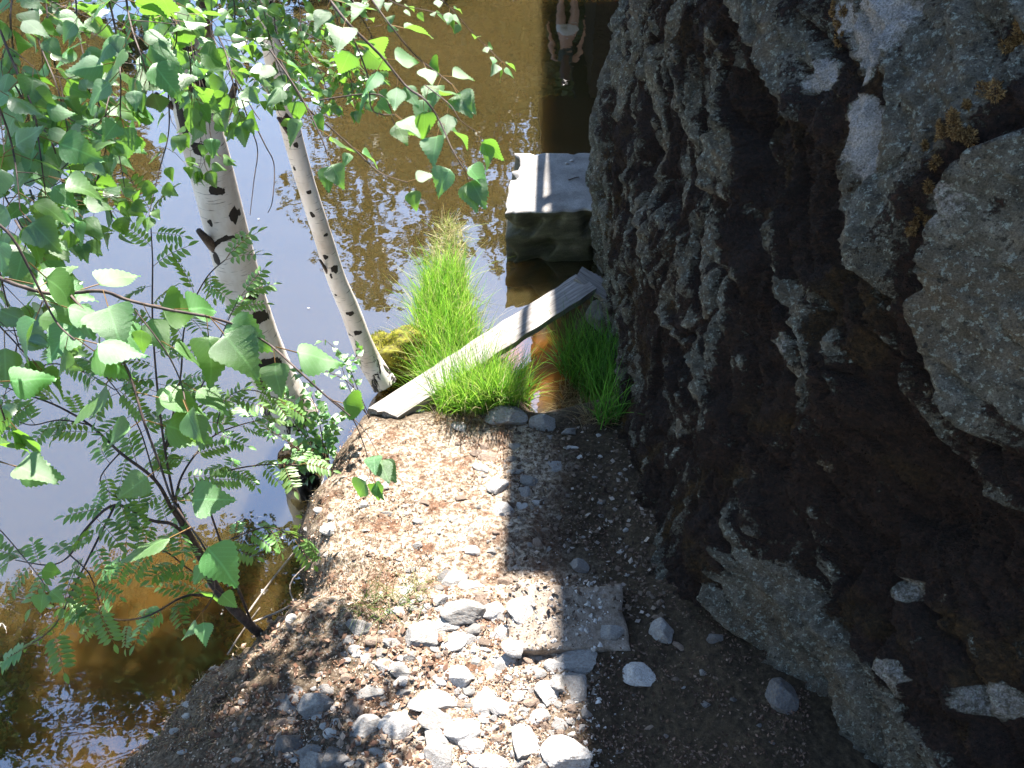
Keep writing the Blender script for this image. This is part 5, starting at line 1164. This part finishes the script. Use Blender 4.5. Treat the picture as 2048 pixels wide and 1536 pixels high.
cab = thing('cabin', Vector((1.3, 13.5, .9)), 'dark timber cabin on the far bank, mirrored in the top right of the pond', 'cabin')
mb = MB(); 
for i in range(22): mb.box((1.30, 13.5, .9 + i * .105), (4.8, 13.56 + .0 , .9 + i * .105 + .098)); 
mb.box((1.34, 13.57, .9), (4.8, 16.0, 3.2)); mb.build('wall', M['dark_wood'], cab)
mb = MB(); rt = Matrix.Rotation(math.radians(-18), 3, 'Y'); mb.box((1.1, 13.2, 3.22), (5.0, 16.2, 3.32)); mb.build('roof', M['roof'], cab)
dk = thing('wooden_deck', Vector((-.5, 13.0, .9)), 'plank deck in front of the cabin where the woman stands', 'deck')
for i in range(22):
    me = mesh_from('plank', [(a, b_, c_) for a in (i * .15, i * .15 + .14) for b_ in (.0, 1.9) for c_ in (0, .04)], [(0, 1, 3, 2), (4, 6, 7, 5), (0, 4, 5, 1), (2, 3, 7, 6), (0, 2, 6, 4), (1, 5, 7, 3)], M['dark_wood']); link('plank', me, dk, (0, 0, -.02))
for xx in (.1, 1.6, 3.1):
    mb = MB(); mb.box((-.5 + xx, 13.05, -.5), (-.4 + xx, 13.15, .88)); mb.build('post', M['dark_wood'], dk)

# woman seen from behind, mirrored upside down
def skin_fig(verts, edges, rad, name, mat_, root, sub=1):
    me = bpy.data.meshes.new(name); me.from_pydata(verts, edges, []); o = link(name, me, root); me.materials.append(mat_)
    sk = o.modifiers.new('skin', 'SKIN'); me.skin_vertices.new() if not me.skin_vertices else None
    for i, r_ in enumerate(rad): me.skin_vertices[0].data[i].radius = (r_ if isinstance(r_, tuple) else (r_, r_))
    me.skin_vertices[0].data[0].use_root = True
    s_ = o.modifiers.new('sub', 'SUBSURF'); s_.levels = sub; s_.render_levels = sub
    dg = bpy.context.evaluated_depsgraph_get(); me2 = bpy.data.meshes.new_from_object(o.evaluated_get(dg)); o.modifiers.clear(); o.data = me2
    me2.polygons.foreach_set('use_smooth', np.ones(len(me2.polygons), bool)); return o
M['skin'] = simple('skin', (0.42, 0.25, 0.17), (0.52, 0.33, 0.24), 8, 0.55, 0); M['shorts'] = simple('white_shorts', (0.58, 0.58, 0.54), (0.7, 0.7, 0.66), 12, 0.85, .003)
M['top'] = simple('dark_top', (0.025, 0.045, 0.05), (0.04, 0.065, 0.07), 20, .85, .002); M['hair'] = simple('brown_hair', (0.045, 0.022, 0.012), (0.10, 0.05, 0.028), 40, .5, .003, vs=(4, 4, .4))
wm = thing('person', Vector((0.86, 13.35, .9)), 'woman in white shorts and dark top seen from behind, mirrored upside down in the pond', 'person')
bv = [(0, 0, .94), (0, 0, 1.06), (0, 0, 1.22), (0, 0, 1.36), (0, 0, 1.44), (0, 0, 1.52), (0, .01, 1.60), (0, .01, 1.66),
      (-.09, 0, .88), (-.10, 0, .68), (-.10, .0, .47), (-.10, -.02, .28), (-.10, 0, .08), (-.10, .10, .03),
      (.09, 0, .88), (.10, 0, .68), (.10, .0, .47), (.10, -.02, .28), (.10, 0, .08), (.10, .10, .03),
      (-.15, 0, 1.39), (-.21, 0, 1.28), (-.25, -.01, 1.10), (-.27, .03, .92), (-.28, .05, .85), (.15, 0, 1.39), (.21, 0, 1.28), (.25, -.01, 1.10), (.27, .03, .92), (.28, .05, .85)]
be = [(0, 1), (1, 2), (2, 3), (3, 4), (4, 5), (5, 6), (6, 7), (0, 8), (8, 9), (9, 10), (10, 11), (11, 12), (12, 13), (0, 14), (14, 15), (15, 16), (16, 17), (17, 18), (18, 19), (3, 20), (20, 21), (21, 22), (22, 23), (23, 24), (3, 25), (25, 26), (26, 27), (27, 28), (28, 29)]
brd = [(.15, .10), (.115, .08), (.13, .09), (.11, .075), .05, .055, .09, .07, .09, .078, .055, .057, .035, .03, .09, .078, .055, .057, .035, .03, .045, .042, .034, .024, .02, .045, .042, .034, .024, .02]
skin_fig(bv, be, brd, 'body', M['skin'], wm)
for sg in (-1, 1):
    for k in range(5):
        a = Vector((sg * .28, .05 + (k - 2) * .012, .83)); L = (.05, .07, .075, .07, .055)[k]
        if k == 0: a = Vector((sg * .27, .08, .85))
        skin_fig([a, a + Vector((0, .008 + (.02 if k == 0 else 0), -L * .5)), a + Vector((-sg * .012, .012 + (.025 if k == 0 else 0), -L))], [(0, 1), (1, 2)], [.009, .008, .0065], 'finger', M['skin'], wm)
skin_fig([(0, 0, .97), (0, 0, 1.02), (-.09, -.02, .88), (-.10, -.01, .74), (.09, -.02, .88), (.10, -.01, .74)], [(0, 1), (0, 2), (2, 3), (0, 4), (4, 5)], [(.17, .125), (.155, .11), .115, .105, .115, .105], 'shorts', M['shorts'], wm)
skin_fig([(0, 0, 1.13), (0, 0, 1.24), (0, 0, 1.36), (0, 0, 1.41), (-.13, 0, 1.40), (.13, 0, 1.40)], [(0, 1), (1, 2), (2, 3), (2, 4), (2, 5)], [(.13, .095), (.145, .105), (.13, .09), .07, .06, .06], 'top', M['top'], wm)
skin_fig([(0, -.01, 1.69), (0, -.05, 1.60), (0, -.085, 1.48), (0, -.10, 1.34), (0, -.10, 1.22)], [(0, 1), (1, 2), (2, 3), (3, 4)], [.075, .105, (.095, .05), (.085, .035), (.05, .02)], 'hair', M['hair'], wm)

# ------------------------------------------------------------------ unseen building added behind the cliff, outline shaped to throw the straight path shadow
DM = 7.5; TE = math.tan(SUN_EL) / math.cos(SUN_AZ); TA = math.tan(SUN_AZ)
def cast(px, py, z):       # where the sun ray through this ground point crosses the facade plane
    p = at_z(px, py, z); dy = DM - p.y; return p.x + dy * TA, z + dy * TE
caster = thing('shadow_caster', Vector((1.2, DM, 2.0)), 'unseen dark timber building added behind the cliff, shaped to cast the straight shadow', 'building')
e = [cast(1118, 310, ZB), cast(1118, 420, ZB), cast(1110, 575, .3), cast(1060, 815, .36), cast(1010, 850, .36), cast(1012, 970, .42), cast(1014, 1160, .47), cast(1112, 1172, .6), cast(1112, 1290, .62), cast(1150, 1400, .63), cast(1190, 1520, .66)]
def wallboards(x0, x1, z0, z1, y0, y1, name='wall'):
    mb = MB(); n = max(1, int((z1 - z0) / .14)); hgt = (z1 - z0) / n
    for i in range(n): mb.box((x0, y0 + (.004 if i % 2 else 0), z0 + i * hgt + .002), (x1, y1, z0 + (i + 1) * hgt - .002))
    mb.build(name, M['dark_wood'], caster)
xl = (e[0][0] + e[1][0] + e[2][0]) / 3; zc = e[3][1]
wallboards(xl, 4.5, 2.1, zc, DM, DM + 3.9)
wallboards(e[5][0], 4.5, zc + .01, e[6][1], DM, DM + .16, 'gallery_front')
wallboards(xl + .1, 4.5, zc + .01, e[10][1] + 1.5, DM + .17, DM + 3.0, 'upper_wall')
wallboards(e[8][0], 4.5, e[6][1] + .01, e[9][1] - .1, DM, DM + .16, 'gable_wall')
wallboards(e[10][0] - .02, 4.5, e[9][1] - .08, e[10][1] + 1.5, DM, DM + .16, 'gable_wall')
q1 = cast(1083, 310, ZB); q2 = cast(1078, 420, ZB); q3 = cast(1050, 620, .3)
mb = MB(); mb.tube([(q1[0], DM, q1[1] - .3), (q1[0], DM, q1[1]), (q2[0], DM, q2[1]), (q3[0], DM, q3[1]), (q3[0] - .02, DM, zc + .05)], .032, 8); mb.build('post', M['dark_wood'], caster)
w1 = cast(1118, 375, ZB); mb = MB(); mb.tube([(q2[0], DM, q2[1] - .05), (w1[0] + .05, DM, w1[1] - .05)], .030, 8); mb.build('brace', M['dark_wood'], caster)
mb = MB(); mb.box((xl - .02, DM - .1, 2.0), (4.6, DM + 4.0, 2.1)); mb.build('floor', M['dark_wood'], caster)
mb = MB(); mb.box((e[10][0], DM - .02, e[10][1] + 1.5), (4.7, DM + 4.1, e[10][1] + 1.62)); mb.build('roof', M['roof'], caster)
for xx in (1.8, 4.2):
    mb = MB(); mb.box((xx, DM + .3, -.4), (xx + .2, DM + .5, 2.0)); mb.build('pillar', M['dark_wood'], caster)

# unseen wood added behind the photographer to cut the sky light
wood = thing('sky_blocker', Vector((-1, -8, 0)), 'unseen dense wood added behind the photographer to cut the sky light', 'sky_blocker'); 
wood['kind'] = 'stuff'
r_ = random.Random(5)
crown(wood, 'crowns', [(r_.uniform(-13, 9), r_.uniform(-9, -5.5), r_.uniform(1, 12), r_.uniform(1.2, 2.0)) for _ in range(70)], 60000, .16, M['far_leaf'], 9)
